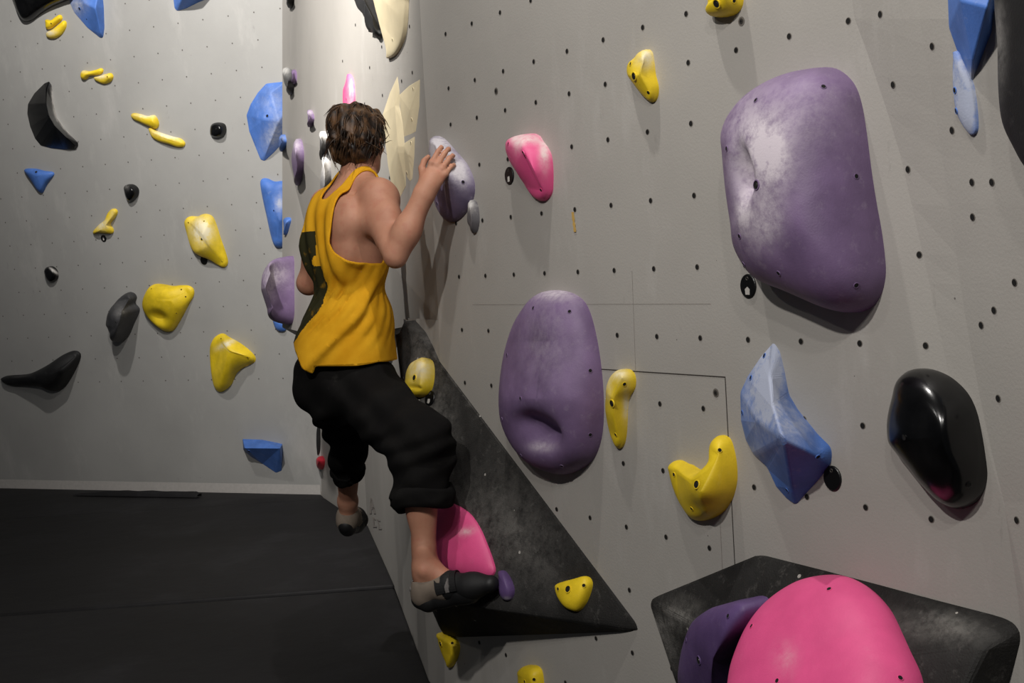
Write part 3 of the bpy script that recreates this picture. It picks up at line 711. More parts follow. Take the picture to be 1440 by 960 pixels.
hold('climbing_hold', 'small blue triangular hold near the left edge of the far wall', 'climbing hold', 'B',
     [(34,239),(48,237),(62,240),(74,242),(75,247),(67,257),(61,269),(58,271),(52,267),(44,255)], [(52, 248, .05), (58, 260, .04)], 'blue', 1.0, K=14, bolts=[(51,242,1)])
hold('climbing_hold', 'yellow forked hold streaked with chalk above a round tag', 'climbing hold', 'B',
     [(131,325),(139,316),(147,309),(151,300),(157,294),(163,294),(165,299),(161,307),(155,315),(159,322),(158,328),(146,328),(138,327),(132,329)], [(160, 298, .03), (150, 315, .05), (145, 322, .05)], 'yellow', .9, chalk=[(143,316,10,8,.8),(158,300,4,10,.3)])
hold('climbing_hold', 'yellow hold with white chalked belly and long tail pointing down right', 'climbing hold', 'B',
     [(259,314),(262,307),(268,304),(279,304),(285,301),(292,301),(299,305),(304,316),(310,335),(316,352),(320,366),(319,373),(314,376),(305,372),(294,365),(281,360),(272,354),(267,344),(263,330)],
     [(268, 314, .04), (284, 330, .12), (292, 345, .10), (313, 368, .03)], 'yellow', .8, chalk=[(284,325,15,18,1.1)], bolts=[(284,336,1),(265,313),(312,367),(287,311)], dents=[(286,311,5,4,.012)], K=20)
hold('climbing_hold', 'dark grey bulbous hold casting a long shadow on the far wall', 'climbing hold', 'B',
     [(150,458),(151,446),(157,432),(168,419),(180,411),(188,412),(192,418),(190,426),(196,434),(194,443),(188,456),(181,472),(171,480),(159,476)],
     [(182, 420, .08), (171, 437, .20), (166, 458, .20)], 'greyhold', .6, chalk=[(170,437,8,8,.25)], bolts=[(163,453)], K=24, ref=(172, 445))
hold('climbing_hold', 'broad yellow hold with a shadowed scoop at lower left', 'climbing hold', 'B',
     [(200,432),(201,420),(206,409),(212,402),(220,399),(232,400),(243,402),(255,401),(266,402),(272,407),(272,416),(266,427),(257,444),(247,461),(240,466),(230,465),(217,457),(206,446)],
     [(222, 420, .10), (240, 422, .10), (262, 410, .03)], 'yellow', .7, bolts=[(213,406),(255,407),(261,417),(248,440)], dents=[(221,446,12,7,.05,20)], K=22)
hold('climbing_hold', 'yellow wedge hold beak pointing right, lower middle of the far wall', 'climbing hold', 'B',
     [(295,492),(299,478),(306,471),(314,469),(322,474),(335,481),(350,492),(359,503),(355,511),(334,523),(325,541),(311,551),(302,545),(297,525)],
     [(312, 480, .04), (322, 494, .12), (345, 500, .08), (350, 503, .05)], 'yellow', .9, chalk=[(318,484,14,4,.9,-25)], dents=[(345,520,14,8,.03,-35)], bolts=[(311,476),(348,502)], K=20)
hold('climbing_hold', 'black wing shaped hold low at the left edge of the far wall', 'climbing hold', 'B',
     [(1,532),(12,528),(38,526),(52,521),(70,511),(90,498),(104,493),(112,496),(113,503),(108,516),(99,533),(90,545),(78,550),(60,545),(40,543),(20,543),(6,539)],
     [(15, 532, .05), (55, 530, .14), (85, 520, .14), (105, 502, .05)], 'mattblack', .7, K=18)
poly_hold('climbing_hold', 'big faceted blue hold with chalky cracks beside the left wall edge', 'climbing hold', 'B',
     [(374,117,0),(402,114,0),(410,150,0),(408,190,0),(385,215,0),(372,227,0),(366,225,0),(358,205,0),(350,185,0),(346,162,0),(352,146,0),(362,130,0),
      (380,130,.06),(370,168,.10),(392,170,.12),(375,215,.04)],
     [(0,1,12),(1,2,14,12),(2,3,14),(3,4,14),(4,5,15,14),(5,6,15),(6,7,15),(7,8,13,15),(8,9,13),(9,10,13),(10,11,12,13),(11,0,12),(12,14,13),(13,14,15)],
     'blue', chalk=[(385,190,12,26,.7,30),(385,145,18,20,.35)], bolts=[(376,163,1)], bev=.008, ref=(375, 170))
hold('climbing_hold', 'tall blue hold half hidden behind the left wall edge', 'climbing hold', 'B',
     [(366,258),(369,251),(376,251),(385,255),(405,262),(406,330),(400,345),(392,349),(385,344),(380,328),(375,305),(369,278)], [(380, 275, .06), (392, 310, .08), (390, 335, .05)], 'blue', 1.0, chalk=[(393,285,6,12,.9)], bolts=[(385,296)], ref=(385, 300))
hold('climbing_hold', 'small blue hold peeking out below the bulging mauve hold', 'climbing hold', 'B',
     [(384,449),(392,448),(402,452),(402,464),(394,466),(387,461)], [(392, 456, .04)], 'blue', .9, K=8, N=40)
poly_hold('climbing_hold', 'blue wedge hold alone near the foot of the far wall', 'climbing hold', 'B',
     [(341,617,0),(369,618,0),(397,624,0),(397,645,0),(396,662,0),(388,665,0),(370,653,0),(353,642,0),(342,632,0),(344,630,.11),(394,630,.13)],
     [(0,1,2,10,9),(2,3,10),(3,4,10),(4,5,10),(5,6,10),(6,7,9,10),(7,8,9),(8,0,9)], 'blue', bolts=[(350,634,1)], bev=.006, ref=(368, 640))

# --- numbered route tags
def route_tag(px, py, rx, surf, label, mark=None):
    o_, n_ = cast(BV[surf], px, py)
    t = n_.cross(Vector((0, 0, 1))).normalized(); b = t.cross(n_).normalized()
    if t.dot(RX) < 0: t = -t
    # size from apparent height
    h = (hitp(px, py-rx, o_, n_)-hitp(px, py+rx, o_, n_)).length/2
    S = 28; v = []; f = []
    prof = [(1.0, -.002), (1.0, .003), (.93, .0045)]
    for s, z in prof:
        for k in range(S): v.append(o_+n_*z+t*(h*.93*s*math.cos(2*math.pi*k/S))+b*(h*s*math.sin(2*math.pi*k/S)))
    for j in range(2):
        for k in range(S): f.append([j*S+k, j*S+(k+1) % S, (j+1)*S+(k+1) % S, (j+1)*S+k])
    f.append([2*S+k for k in range(S)])
    ob_ = mesh('route_tag', v, f, [M['tag']], origin=o_); tag(ob_, label, 'tag')
    # screw ring at the top of the tag
    v = []; f = []; c = o_+b*h*.62
    for s, z in ((.17, .005), (.13, .0056), (.09, .005)):
        for k in range(12): v.append(c+n_*z+t*(h*s*math.cos(math.pi*k/6))+b*(h*s*math.sin(math.pi*k/6)))
    for j in range(2):
        for k in range(12): f.append([j*12+k, j*12+(k+1) % 12, (j+1)*12+(k+1) % 12, (j+1)*12+k])
    s_ = mesh('screw', v, f, [M['steel']], origin=o_); s_.parent = ob_; s_.location = (0, 0, 0)
    if mark:
        v = [o_+n_*.0052+t*(h*x)+b*(h*y) for x, y in mark]
        q = mesh('printed_mark', v, [list(range(len(v)))], [M['tagwhite']], origin=o_); q.parent = ob_; q.location = (0, 0, 0)
    return ob_
sq = [(-.18, -.05), (-.28, -.55), (0, -.72), (.3, -.6), (.26, -.1), (.04, .0)]
route_tag(717, 247, 12.5, 'M', 'black oval tag just left of the pink tapering hold', [(-.22, -.1), (-.25, -.7), (.22, -.66), (.2, -.05)])
route_tag(1053, 402, 17, 'M', 'black oval tag below the huge domed purple hold', [(0, -.05), (-.3, -.25), (-.25, -.7), (.25, -.72), (.28, -.25)])
route_tag(1171.5, 672, 17.5, 'M', 'plain black oval tag at the right corner of the large blue hold')
route_tag(605, 560, 10.5, 'V1', 'black oval tag under the cream yellow hold on the black volume', [(-.22, -.1), (-.25, -.6), (.05, -.7), (.25, -.6), (.22, -.1)])
route_tag(146, 335, 4.8, 'B', 'small black tag beneath the yellow forked hold', [(-.2, .25), (-.25, -.55), (.25, -.55), (.2, .25)])
route_tag(287, 366, 6, 'B', 'small black tag beneath the yellow hold with white belly')
# torn strip of tape
v = []; a_, b_ = mhit(806, 298), mhit(809.5, 326)
for i in range(9):
    t_ = i/8; p = a_.lerp(b_, t_); w = .006+.003*noise.noise(Vector((t_*7, 1, 2)))
    v += [p+dm*w+nm*.0015, p-dm*w*.8+nm*.0015]
f = [[2*i, 2*i+1, 2*i+3, 2*i+2] for i in range(8)]
o = mesh('tape_strip', v, f, [M['tape']], origin=a_.lerp(b_, .5)); sm = o.modifiers.new('s', 'SOLIDIFY'); sm.thickness = .001
tag(o, 'short torn strip of yellow tape below right of the pink hold', 'tape')

#@@PERSON@@
# ------------------------------------------------------------------ climber: signed distance body
def V3(*a): return np.array(a, float)
class Prim:
    pass
def cone(a, b, ra, rb, k=.02, flat=None, wdir=None):
    """round cone from a to b; flat squashes the section along wdir"""
    return ('c', np.array(a, float), np.array(b, float), ra, rb, k, flat, None if wdir is None else np.array(wdir, float))
def ell(c, r, R=None, k=.02):
    return ('e', np.array(c, float), np.array(r, float), None if R is None else np.array(R, float), k)
def prim_dist(p, Pn):
    if p[0] == 'c':
        _, a, b, ra, rb, k, flat, wd = p
        ab = b-a; L2 = ab@ab+1e-12
        q = Pn-a; t = np.clip((q@ab)/L2, 0, 1)
        q = q - t[..., None]*ab
        if flat is not None:
            w = wd/np.linalg.norm(wd); c = q@w
            q = q + (c*(1/flat-1))[..., None]*w
        return np.sqrt((q*q).sum(-1)) - (ra+(rb-ra)*t)
    _, c, r, R, k = p
    q = Pn-c
    if R is not None: q = q@R.T
    k0 = np.sqrt(((q/r)**2).sum(-1)); k1 = np.sqrt(((q/(r*r))**2).sum(-1))+1e-9
    return k0*(k0-1)/k1
def prim_box(p):
    if p[0] == 'c':
        _, a, b, ra, rb, k, flat, wd = p; r = max(ra, rb)*(max(1, flat or 1))
        return np.minimum(a, b)-r, np.maximum(a, b)+r
    _, c, r, R, k = p; m_ = max(r); return c-m_, c+m_
def sdf_mesh(prims, h, carve=(), disp=None, pad=.02):
    lo = np.min([prim_box(p)[0] for p in prims], 0)-pad-2*h; hi = np.max([prim_box(p)[1] for p in prims], 0)+pad+2*h
    n = np.ceil((hi-lo)/h).astype(int)+1
    D = np.full(n, .08, np.float32)
    ax = [lo[i]+h*np.arange(n[i]) for i in range(3)]
    def blk(p, ex):
        a, b = prim_box(p); i0 = np.maximum(0, np.floor((a-ex-lo)/h).astype(int)); i1 = np.minimum(n, np.ceil((b+ex-lo)/h).astype(int)+1)
        g_ = np.stack(np.meshgrid(*[ax[i][i0[i]:i1[i]] for i in range(3)], indexing='ij'), -1)
        return tuple(slice(i0[i], i1[i]) for i in range(3)), g_
    for p in prims:
        k = p[5] if p[0] == 'c' else p[4]
        s, g_ = blk(p, .07); d = prim_dist(p, g_); o = D[s]
        hh = np.maximum(k-np.abs(d-o), 0)/k
        D[s] = np.minimum(d, o) - hh*hh*k*.25
    for p in carve:
        k = p[5] if p[0] == 'c' else p[4]
        s, g_ = blk(p, .03); d = -prim_dist(p, g_); o = D[s]
        hh = np.maximum(k-np.abs(d-o), 0)/k
        D[s] = np.maximum(d, o) + hh*hh*k*.25
    if disp is not None:
        g_ = np.stack(np.meshgrid(*ax, indexing='ij'), -1); D = D + disp(g_)
    return surfnet(D, lo, h)
def surfnet(D, lo, h):
    S = D < 0; nx, ny, nz = D.shape
    cnt = np.zeros((nx-1, ny-1, nz-1), np.int32)
    for i in (0, 1):
        for j in (0, 1):
            for k in (0, 1): cnt += S[i:nx-1+i, j:ny-1+j, k:nz-1+k]
    act = np.argwhere((cnt > 0) & (cnt < 8))
    idx = np.full(cnt.shape, -1, np.int64); idx[tuple(act.T)] = np.arange(len(act))
    acc = np.zeros((len(act), 3)); num = np.zeros(len(act))
    cor = [(i, j, k) for i in (0, 1) for j in (0, 1) for k in (0, 1)]
    for a in cor:
        for x in range(3):
            if a[x]: continue
            b = list(a); b[x] = 1
            da = D[tuple((act+np.array(a)).T)]; db_ = D[tuple((act+np.array(b)).T)]
            c = (da < 0) != (db_ < 0); t = np.where(c, da/np.where(c, da-db_, 1), 0)
            pa = np.array(a, float)[None, :].repeat(len(act), 0); pa[:, x] += t
            acc += pa*c[:, None]; num += c
    V_ = lo + h*(act+acc/num[:, None])
    faces = []
    for x in range(3):
        y, z = (x+1) % 3, (x+2) % 3
        sl = [slice(None)]*3; sl[x] = slice(0, -1); a = S[tuple(sl)]; sl[x] = slice(1, None); b = S[tuple(sl)]
        e = np.argwhere(a != b); ok = (e[:, y] > 0) & (e[:, z] > 0) & (e[:, y] < D.shape[y]-1) & (e[:, z] < D.shape[z]-1); e = e[ok]
        sg = a[tuple(e.T)]
        def cell(dy, dz):
            q = e.copy(); q[:, y] += dy; q[:, z] += dz; return idx[tuple(q.T)]
        Q = np.stack([cell(-1, -1), cell(0, -1), cell(0, 0), cell(-1, 0)], 1)
        Q[~sg] = Q[~sg][:, ::-1]
        faces.append(Q)
    return V_, np.concatenate(faces)
def np_mesh(name, V_, Fq, mats, parent=None, smooth=True):
    me = bpy.data.meshes.new(name); me.from_pydata(V_.tolist(), [], Fq.tolist()); me.update()
    return link(name, me, mats, parent, smooth)
def relax(V_, Fq, it=2, lam=.5):
    V_ = V_.copy(); E = np.concatenate([Fq[:, [0, 1]], Fq[:, [1, 2]], Fq[:, [2, 3]], Fq[:, [3, 0]]])
    E = np.concatenate([E, E[:, ::-1]])
    for _ in range(it):
        s = np.zeros_like(V_); c = np.zeros(len(V_)); np.add.at(s, E[:, 0], V_[E[:, 1]]); np.add.at(c, E[:, 0], 1)
        V_ += lam*(s/c[:, None]-V_)
    return V_
def clip_mesh(V_, Fq, sf):
    """keep sf > 0, cutting faces exactly along the iso line; sf: list of fields applied in turn"""
    T = np.concatenate([Fq[:, [0, 1, 2]], Fq[:, [0, 2, 3]]]).tolist() if Fq.shape[1] == 4 else Fq.tolist()
    V_ = [tuple(v) for v in V_]
    for fn in sf:
        s = fn(np.array(V_)); cache = {}; out = []
        def cut(i, j):
            key = (min(i, j), max(i, j))
            if key not in cache:
                t = s[i]/(s[i]-s[j]); cache[key] = len(V_)
                V_.append(tuple(V_[i][k]*(1-t)+V_[j][k]*t for k in range(3)))
            return cache[key]
        for t3 in T:
            ins = [s[i] > 0 for i in t3]; c = sum(ins)
            if c == 3: out.append(t3)
            elif c == 1:
                k = ins.index(True); a, b, d = t3[k], t3[(k+1) % 3], t3[(k+2) % 3]; out.append([a, cut(a, b), cut(d, a)])
            elif c == 2:
                k = ins.index(False); a, b, d = t3[k], t3[(k+1) % 3], t3[(k+2) % 3]
                p_, q_ = cut(a, b), cut(d, a); out.append([p_, b, d]); out.append([p_, d, q_])
        T = out
    used = sorted({i for t3 in T for i in t3}); mp = {o: i for i, o in enumerate(used)}
    return np.array([V_[i] for i in used]), np.array([[mp[i] for i in t3] for t3 in T])

def W(px, py, Y): return np.array(P(px, py, Y))
def unit(v): return v/np.linalg.norm(v)
# ---- skeleton
phi = math.radians(52)
ft = V3(math.sin(phi), math.cos(phi), 0); rt = V3(math.cos(phi), -math.sin(phi), 0); upz = V3(0, 0, 1)
pel = W(486, 520, 4.35); chest = W(494, 335, 4.33); neckb = W(507, 262, 4.33); headc = W(506, 200, 4.36)
up = unit(neckb-pel); ft = unit(ft-up*(ft@up)); rt = unit(np.cross(ft, up))
shR = W(531, 281, 4.20); elR = W(556, 358, 4.04); wrR = W(601, 264, 4.02)
shL = W(461, 291, 4.47); elL = W(434, 398, 4.58); wrL = W(505, 310, 4.72)
hipR = W(512, 535, 4.27); knR = W(592, 622, 3.95); anR = W(598, 798, 3.90)
hipL = W(462, 532, 4.43); knL = W(490, 602, 4.66); anL = W(489, 704, 4.92)
def L(o, a, b, c): return o + rt*a + ft*b + up*c        # local offsets: right, forward, up
RT = np.stack([rt, ft, up])
hphi = math.radians(20); hf = V3(math.sin(hphi), math.cos(hphi), .02); hu = unit(V3(.03, 0, 1)); hr = unit(np.cross(hf, hu)); hf = np.cross(hu, hr)
RH = np.stack([hr, hf, hu])
def H(a, b, c): return headc + hr*a + hf*b + hu*c
body = []
# torso
body += [ell(L(pel, 0, 0, -.01), (.155, .115, .12), RT, .03), ell(L(pel, 0, .005, .12), (.135, .1, .14), RT, .05),
         ell(L(chest, 0, .0, -.06), (.15, .112, .17), RT, .05), ell(L(chest, 0, -.01, .06), (.155, .115, .13), RT, .05),
         ell(L(chest, .085, -.075, .0), (.075, .05, .13), RT, .03), ell(L(chest, -.085, -.075, .0), (.075, .05, .13), RT, .03),
         ell(L(chest, .1, -.085, .075), (.055, .04, .07), RT, .02), ell(L(chest, -.1, -.06, .075), (.055, .04, .07), RT, .02),
         ell(L(chest, .11, -.01, -.02), (.055, .09, .13), RT, .02), ell(L(chest, .06, .08, .06), (.08, .045, .07), RT, .03), ell(L(chest, -.06, .08, .06), (.08, .045, .07), RT, .03)]
# trapezius, neck
body += [cone(L(neckb, 0, -.02, -.06), L(neckb, 0, -.012, .03), .085, .062, .03), cone(neckb+up*.0, H(0, -.025, -.055), .062, .056, .02),
         cone(L(neckb, .02, -.02, .0), shR+upz*.02, .05, .05, .03), cone(L(neckb, -.02, -.02, .0), shL+upz*.015, .05, .046, .03)]
# head with face
body += [ell(H(0, -.012, .025), (.076, .096, .095), RH, .02), ell(H(0, .028, -.035), (.06, .068, .085), RH, .03),
         ell(H(0, .055, -.085), (.034, .032, .026), RH, .02), cone(H(-.05, .0, -.07), H(-.018, .06, -.09), .022, .02, .02), cone(H(.05, .0, -.07), H(.018, .06, -.09), .022, .02, .02),
         cone(H(0, .092, .012), H(0, .112, -.03), .009, .014, .012), ell(H(.012, .1, -.034), (.009, .011, .008), RH, .008), ell(H(-.012, .1, -.034), (.009, .011, .008), RH, .008),
         cone(H(-.04, .082, .03), H(.04, .082, .03), .012, .012, .015), ell(H(.034, .07, -.02), (.022, .018, .016), RH, .015), ell(H(-.034, .07, -.02), (.022, .018, .016), RH, .015),
         cone(H(-.018, .088, -.057), H(.018, .088, -.057), .006, .006, .006), cone(H(-.016, .087, -.067), H(.016, .087, -.067), .0075, .0075, .006)]
for s in (1, -1):
    body += [cone(H(s*.078, -.008, .02), H(s*.083, -.022, .0), .012, .012, .008, .5, hr), cone(H(s*.083, -.022, .0), H(s*.077, -.01, -.03), .012, .008, .006, .5, hr), cone(H(s*.078, .002, .018), H(s*.076, .0, -.02), .006, .006, .006)]
# right arm
ua = unit(elR-shR); fa_ = unit(wrR-elR); outn = unit(np.cross(ua, fa_))
inn = unit(np.cross(outn, ua))
body += [ell(L(chest, .105, -.098, .035), (.042, .032, .055), RT, .012), ell(shR+V3(0, 0, .004), (.064, .064, .068), None, .016), cone(shR+rt*.012-upz*.0, shR+ua*.12, .06, .05, .03),
         cone(shR+ua*.05, elR, .05, .041, .025), cone(shR+ua*.08+fa_*.018, shR+ua*.19+fa_*.018, .038, .034, .02), ell(shR+ua*.12+fa_*.026, (.04, .04, .05), None, .02),
         cone(shR+ua*.06-fa_*.022, elR-ua*.05-fa_*.008, .042, .03, .025), ell(elR-fa_*.004+ua*.012, (.03, .03, .03), None, .015),
         cone(L(chest, .13, -.06, .06), shR+ua*.07-upz*.02, .05, .045, .04), cone(L(chest, .1, .07, .08), shR+ft*.02, .045, .045, .04)]
body += [cone(shR-ua*.02-fa_*.02, shR+ua*.16-fa_*.036, .03, .026, .008), ell(shR+ua*.03-outn*.012, (.05, .05, .055), None, .008), ell(L(chest, .045, -.115, .0), (.022, .018, .12), RT, .012), cone(L(chest, .075, -.108, .085), shR-ft*.03+upz*.02, .02, .018, .01)]
body += [cone(elR, elR+fa_*.09, .038, .047, .012, .86, outn), cone(elR+fa_*.08, wrR, .046, .027, .03, .9, outn), cone(elR+fa_*.02+inn*.012, elR+fa_*.17, .034, .028, .02), cone(elR+fa_*.2, wrR+fa_*.012, .03, .027, .02)]
# left arm
ul = unit(elL-shL); fl_ = unit(wrL-elL)
body += [ell(shL, (.06, .06, .062), None, .03), cone(shL, elL, .052, .04, .03), cone(shL+ul*.12-fl_*.01, shL+ul*.2, .046, .04, .03), cone(elL, elL+fl_*.1, .042, .048, .02), cone(elL+fl_*.09, wrL, .047, .027, .02)]
# feet
hlR = W(592, 838, 3.91); toR = W(688, 820, 3.80)
fdir = unit(toR-hlR)
# legs (mostly inside the trousers)
body += [cone(hipR, knR, .085, .06, .04), cone(knR, anR*.35+knR*.65, .056, .056, .03), cone(anR*.35+knR*.65, anR+V3(0, 0, .05), .05, .036, .03),
         ell(anR*.42+knR*.58-V3(.012, .02, 0), (.046, .05, .11), None, .03), cone(anR+V3(0, 0, .06), anR-V3(.004, 0, .02), .034, .036, .02),
         ell(anR+V3(-.004, -.035, -.004), (.015, .014, .018), None, .008), cone(anR-fdir*.03+upz*.1, anR-fdir*.034-upz*.02, .012, .014, .012), ell(anR+V3(.0, .034, .005), (.015, .014, .018), None, .012),
         cone(hipL, knL, .083, .06, .04), cone(knL, anL*.4+knL*.6, .056, .052, .03), cone(anL*.4+knL*.6, anL, .05, .035, .03)]
body += [cone(anR, hlR+fdir*.02+upz*.01, .036, .032, .02), cone(anR+fdir*.01, hlR+fdir*.12+upz*.02, .034, .03, .03), cone(hlR+fdir*.1+upz*.01, toR-fdir*.03, .032, .022, .03)]
hlL = W(487, 735, 4.93); toL = hlL + V3(.03, .2, -.03)
body += [cone(anL, hlL+V3(0, .02, .01), .034, .03, .02), cone(anL, (hlL+toL)/2+upz*.02, .03, .028, .03), cone((hlL+toL)/2, toL, .03, .02, .03)]
# hands
def hand(wr, palm_dir, nrm, side, curls, wrist_k=.015):
    """palm_dir: wrist->knuckles, nrm: back-of-hand normal, side: direction towards the thumb"""
    pd = unit(palm_dir); sd = unit(side-pd*(side@pd)); bn = unit(nrm-pd*(nrm@pd)-sd*(nrm@sd)); pr = []
    kn = []
    for i, (o, Lk) in enumerate(((.029, .078), (.010, .082), (-.010, .077), (-.028, .068))):
        k = wr + pd*Lk + sd*o; kn.append(k)
        pr.append(cone(wr+pd*.012+sd*o*.5, k, .012, .0105, .008))
    pr.append(ell(wr+pd*.05-bn*.006, (.025, .025, .016), None, .012))
    pr.append(cone(wr-pd*.02, wr+pd*.03, .025, .024, .02, 1.25, sd))
    seg = ((.045, .027, .022), (.05, .031, .023), (.046, .029, .022), (.036, .022, .02)); rad = (.0092, .0094, .009, .0082)
    for i in range(4):
        p = kn[i]; ang = 0; sp = (.06, .01, -.03, -.08)[i]
        for j in range(3):
            ang += math.radians(curls[i][j]); d = unit(pd*math.cos(ang) - bn*math.sin(ang) + sd*sp*(1 if j == 0 else .6))
            q = p + d*seg[i][j]; pr.append(cone(p, q, rad[i]-.0006*j+.0004, rad[i]-.0008*(j+1), .0035)); p = q
        # knuckle
        pr.append(ell(kn[i]+bn*.003, (.0105, .0105, .0105), None, .006))
    t0 = wr + pd*.022 + sd*.024 - bn*.006; t1 = t0 + unit(pd*.6+sd*.6-bn*.35)*.042; t2 = t1 + unit(pd*.8+sd*.25-bn*.5)*.032; t3 = t2 + unit(pd*.8-sd*.05-bn*.6)*.026
    pr += [cone(t0, t1, .0165, .0125, .012), cone(t1, t2, .0115, .0105, .004), cone(t2, t3, .0105, .0088, .004)]
    return pr
pdR = unit(W(622, 228, 4.03)-wrR); sdR = unit(V3(-.75, .1, .66)); bnR = unit(V3(-.55, -.75, .35))
body += hand(wrR, pdR, bnR, sdR, [(12, 34, 34), (14, 38, 34), (16, 40, 34), (20, 42, 36)])
pdL = unit(W(545, 288, 4.70)-wrL); body += hand(wrL, pdL, V3(-.3, -.9, .3), V3(.3, 0, 1), [(30, 40, 20)]*4)
V_, Fq = sdf_mesh(body, .0046)
V_ = relax(V_, Fq, 1, .4)
# ---- skin
mt, nt, bs = newmat('skin'); tc = nt.nodes.new('ShaderNodeTexCoord').outputs['Object']
col = mixc(nt, ramp(nt, noise_n(nt, 7, 4, tc), .35, .65), lin((168, 116, 92)), lin((190, 138, 112)))
col = mixc(nt, mth(nt, 'MULTIPLY', ramp(nt, noise_n(nt, 40, 5, tc), .5, .75), .35), col, lin((168, 92, 74)))
nt.links.new(col, bs.inputs['Base Color']); bs.inputs['Roughness'].default_value = .62
bs.inputs['Subsurface Weight'].default_value = .05; bs.inputs['Subsurface Radius'].default_value = (.02, .008, .004); bs.inputs['Subsurface Scale'].default_value = .3
bump(nt, bs, noise_n(nt, 160, 3, tc), .08, .002); M['skin'] = mt
person = np_mesh('person', V_, Fq, [M['skin']])
tag(person, 'person in yellow tank top and black trousers climbing, seen from behind', 'person')
# eyes
for s in (1, -1):
    e_ = H(s*.031, .082, .008); bmE = bmesh.new(); bmesh.ops.create_uvsphere(bmE, u_segments=16, v_segments=10, radius=.0115)
    me = bpy.data.meshes.new('eye'); bmE.to_mesh(me); bmE.free()
    o = link('eye', me, [plain('eye_white', (225, 220, 214), .3) if 'eyew' not in M else M['eyew']], person, True); M['eyew'] = me.materials[0]; o.location = e_

# ---- tank top
off_ = .013
tt = [ell(L(pel, 0, .0, .0), (.168+off_, .128+off_, .15), RT, .03), ell(L(pel, -.005, -.015, .08), (.172+off_, .138+off_, .15), RT, .05),
      ell(L(pel, .005, .0, .17), (.16+off_, .125+off_, .16), RT, .05), ell(L(chest, 0, .0, -.06), (.15+off_, .112+off_, .18), RT, .05), ell(L(chest, 0, -.01, .06), (.152+off_, .115+off_, .14), RT, .05),
      ell(L(chest, .085, -.075, .0), (.075+off_, .052+off_, .14), RT, .03), ell(L(chest, -.085, -.075, .0), (.075+off_, .052+off_, .14), RT, .03),
      ell(L(chest, .095, -.085, .075), (.055+off_*.6, .04+off_*.6, .08), RT, .02), ell(L(chest, -.1, -.06, .075), (.055+off_, .04+off_, .08), RT, .02),
      cone(L(neckb, 0, -.02, -.08), L(neckb, 0, -.012, .02), .09, .068, .03), cone(L(neckb, .02, -.02, .0), shR*.6+neckb*.4, .058, .058, .03), cone(L(neckb, -.02, -.02, .0), shL*.6+neckb*.4, .058, .055, .03),
      ell(L(chest, .06, .08, .06), (.08+off_, .045+off_, .07), RT, .03), ell(L(chest, -.06, .08, .06), (.08+off_, .045+off_, .07), RT, .03)]
def loc(Pn, o): q = Pn-o; return q@rt, q@ft, q@up
def folds(Pn):
    a, b, c = loc(Pn, pel)
    th = np.arctan2(a, -b)            # 0 at the back, positive towards the right side
    w = np.clip((.52-c)/.3, 0, 1)
    # diagonal drag folds from the right armpit down to the back-left hem
    u = c*1.0 - .34*th
    ln = th-(.38+1.25*(c-.02)/.30)
    lf = 1/(1+np.exp(np.clip(ln/.05, -30, 30)))
    u2 = c - .17*th
    bell = np.exp(-((c-.21)/.10)**2)*np.clip(1.2-np.abs(th-.5)/1.1, 0, 1)
    d = .0045*np.sin(105*u2 + 1.6*np.sin(2.2*th+9*c))*bell
    d += .0015*np.sin(170*u2 + 1.2*np.sin(2.1*th-4*c))*bell*np.clip(.5+.8*np.sin(4*th), 0, 1)
    d += .002*np.sin(83*(c*.8-.3*th)+2*np.sin(7*c))*w*np.clip(.6+th, 0, 1)*np.clip(c/.12-.6, 0, 1)
    # cloth pulled to one side: a step running from the side seam down to the back hem
    d -= .032*lf*np.exp(np.clip(ln, -5, 0)/.22)*np.clip((.40-c)/.12, 0, 1)*(th > -1.2)
    # vertical folds between the shoulder blades
    d += .006*np.sin(95*(a+.22*(c-.3)))*np.exp(-((c-.42)/.14)**2)*np.clip(-b/.05, 0, 1)
    # loose hem stands away
    d -= .024*np.clip((.14-c)/.14, 0, 1)*(1+.25*np.sin(5*th+1))
    return d.astype(np.float32)
Vt, Ft = sdf_mesh(tt, .006, disp=folds)
def f_hem(Pn):
    a, b, c = loc(Pn, pel); th = np.arctan2(a, -b)
    return c - np.interp(th, [-3.15, -1.57, -.6, -.1, .40, .46, 1.2, 1.57, 2.2, 3.15], [.05, .06, .08, .05, .0, .028, .045, .06, .06, .05])
cN = float((neckb-pel)@up); 
def f_neck(Pn):
    a, b, c = loc(Pn, neckb)
    dep = np.where(b < 0.0, -.06, -.12); wd = .052
    inside = np.maximum(np.abs(a+.004)/wd, 0)
    # scoop: U shaped
    return -(c - (dep + .10*inside**3))*1.0*(1) + 0*a
def f_armR(Pn):
    a, b, c = loc(Pn, neckb)
    bk = b < 0.02
    w = np.where(bk, np.interp(c, [-.274, -.272, -.268, -.262, -.25, -.23, -.2, -.1, -.05, .0, .03, .08], [.5, .3, .22, .165, .13, .105, .09, .084, .078, .068, .064, .064]),
                     np.interp(c, [-.274, -.272, -.268, -.262, -.25, -.22, -.16, -.08, .08], [.5, .3, .22, .18, .15, .125, .1, .08, .065]))
    w = np.where(np.abs(b-.02) < .03, w, w)
    return w - a
def f_armL(Pn):
    a, b, c = loc(Pn, neckb)
    w = np.interp(c, [-.34, -.285, -.262, -.22, -.16, -.08, -.03, .02, .08], [.5, .5, .13, .11, .10, .095, .09, .085, .085])
    return w + a
def f_top(Pn):
    a, b, c = loc(Pn, neckb); return .075 - c
Vc, Fc = clip_mesh(Vt, Ft, [f_hem, f_armR, f_armL, f_neck, f_top])
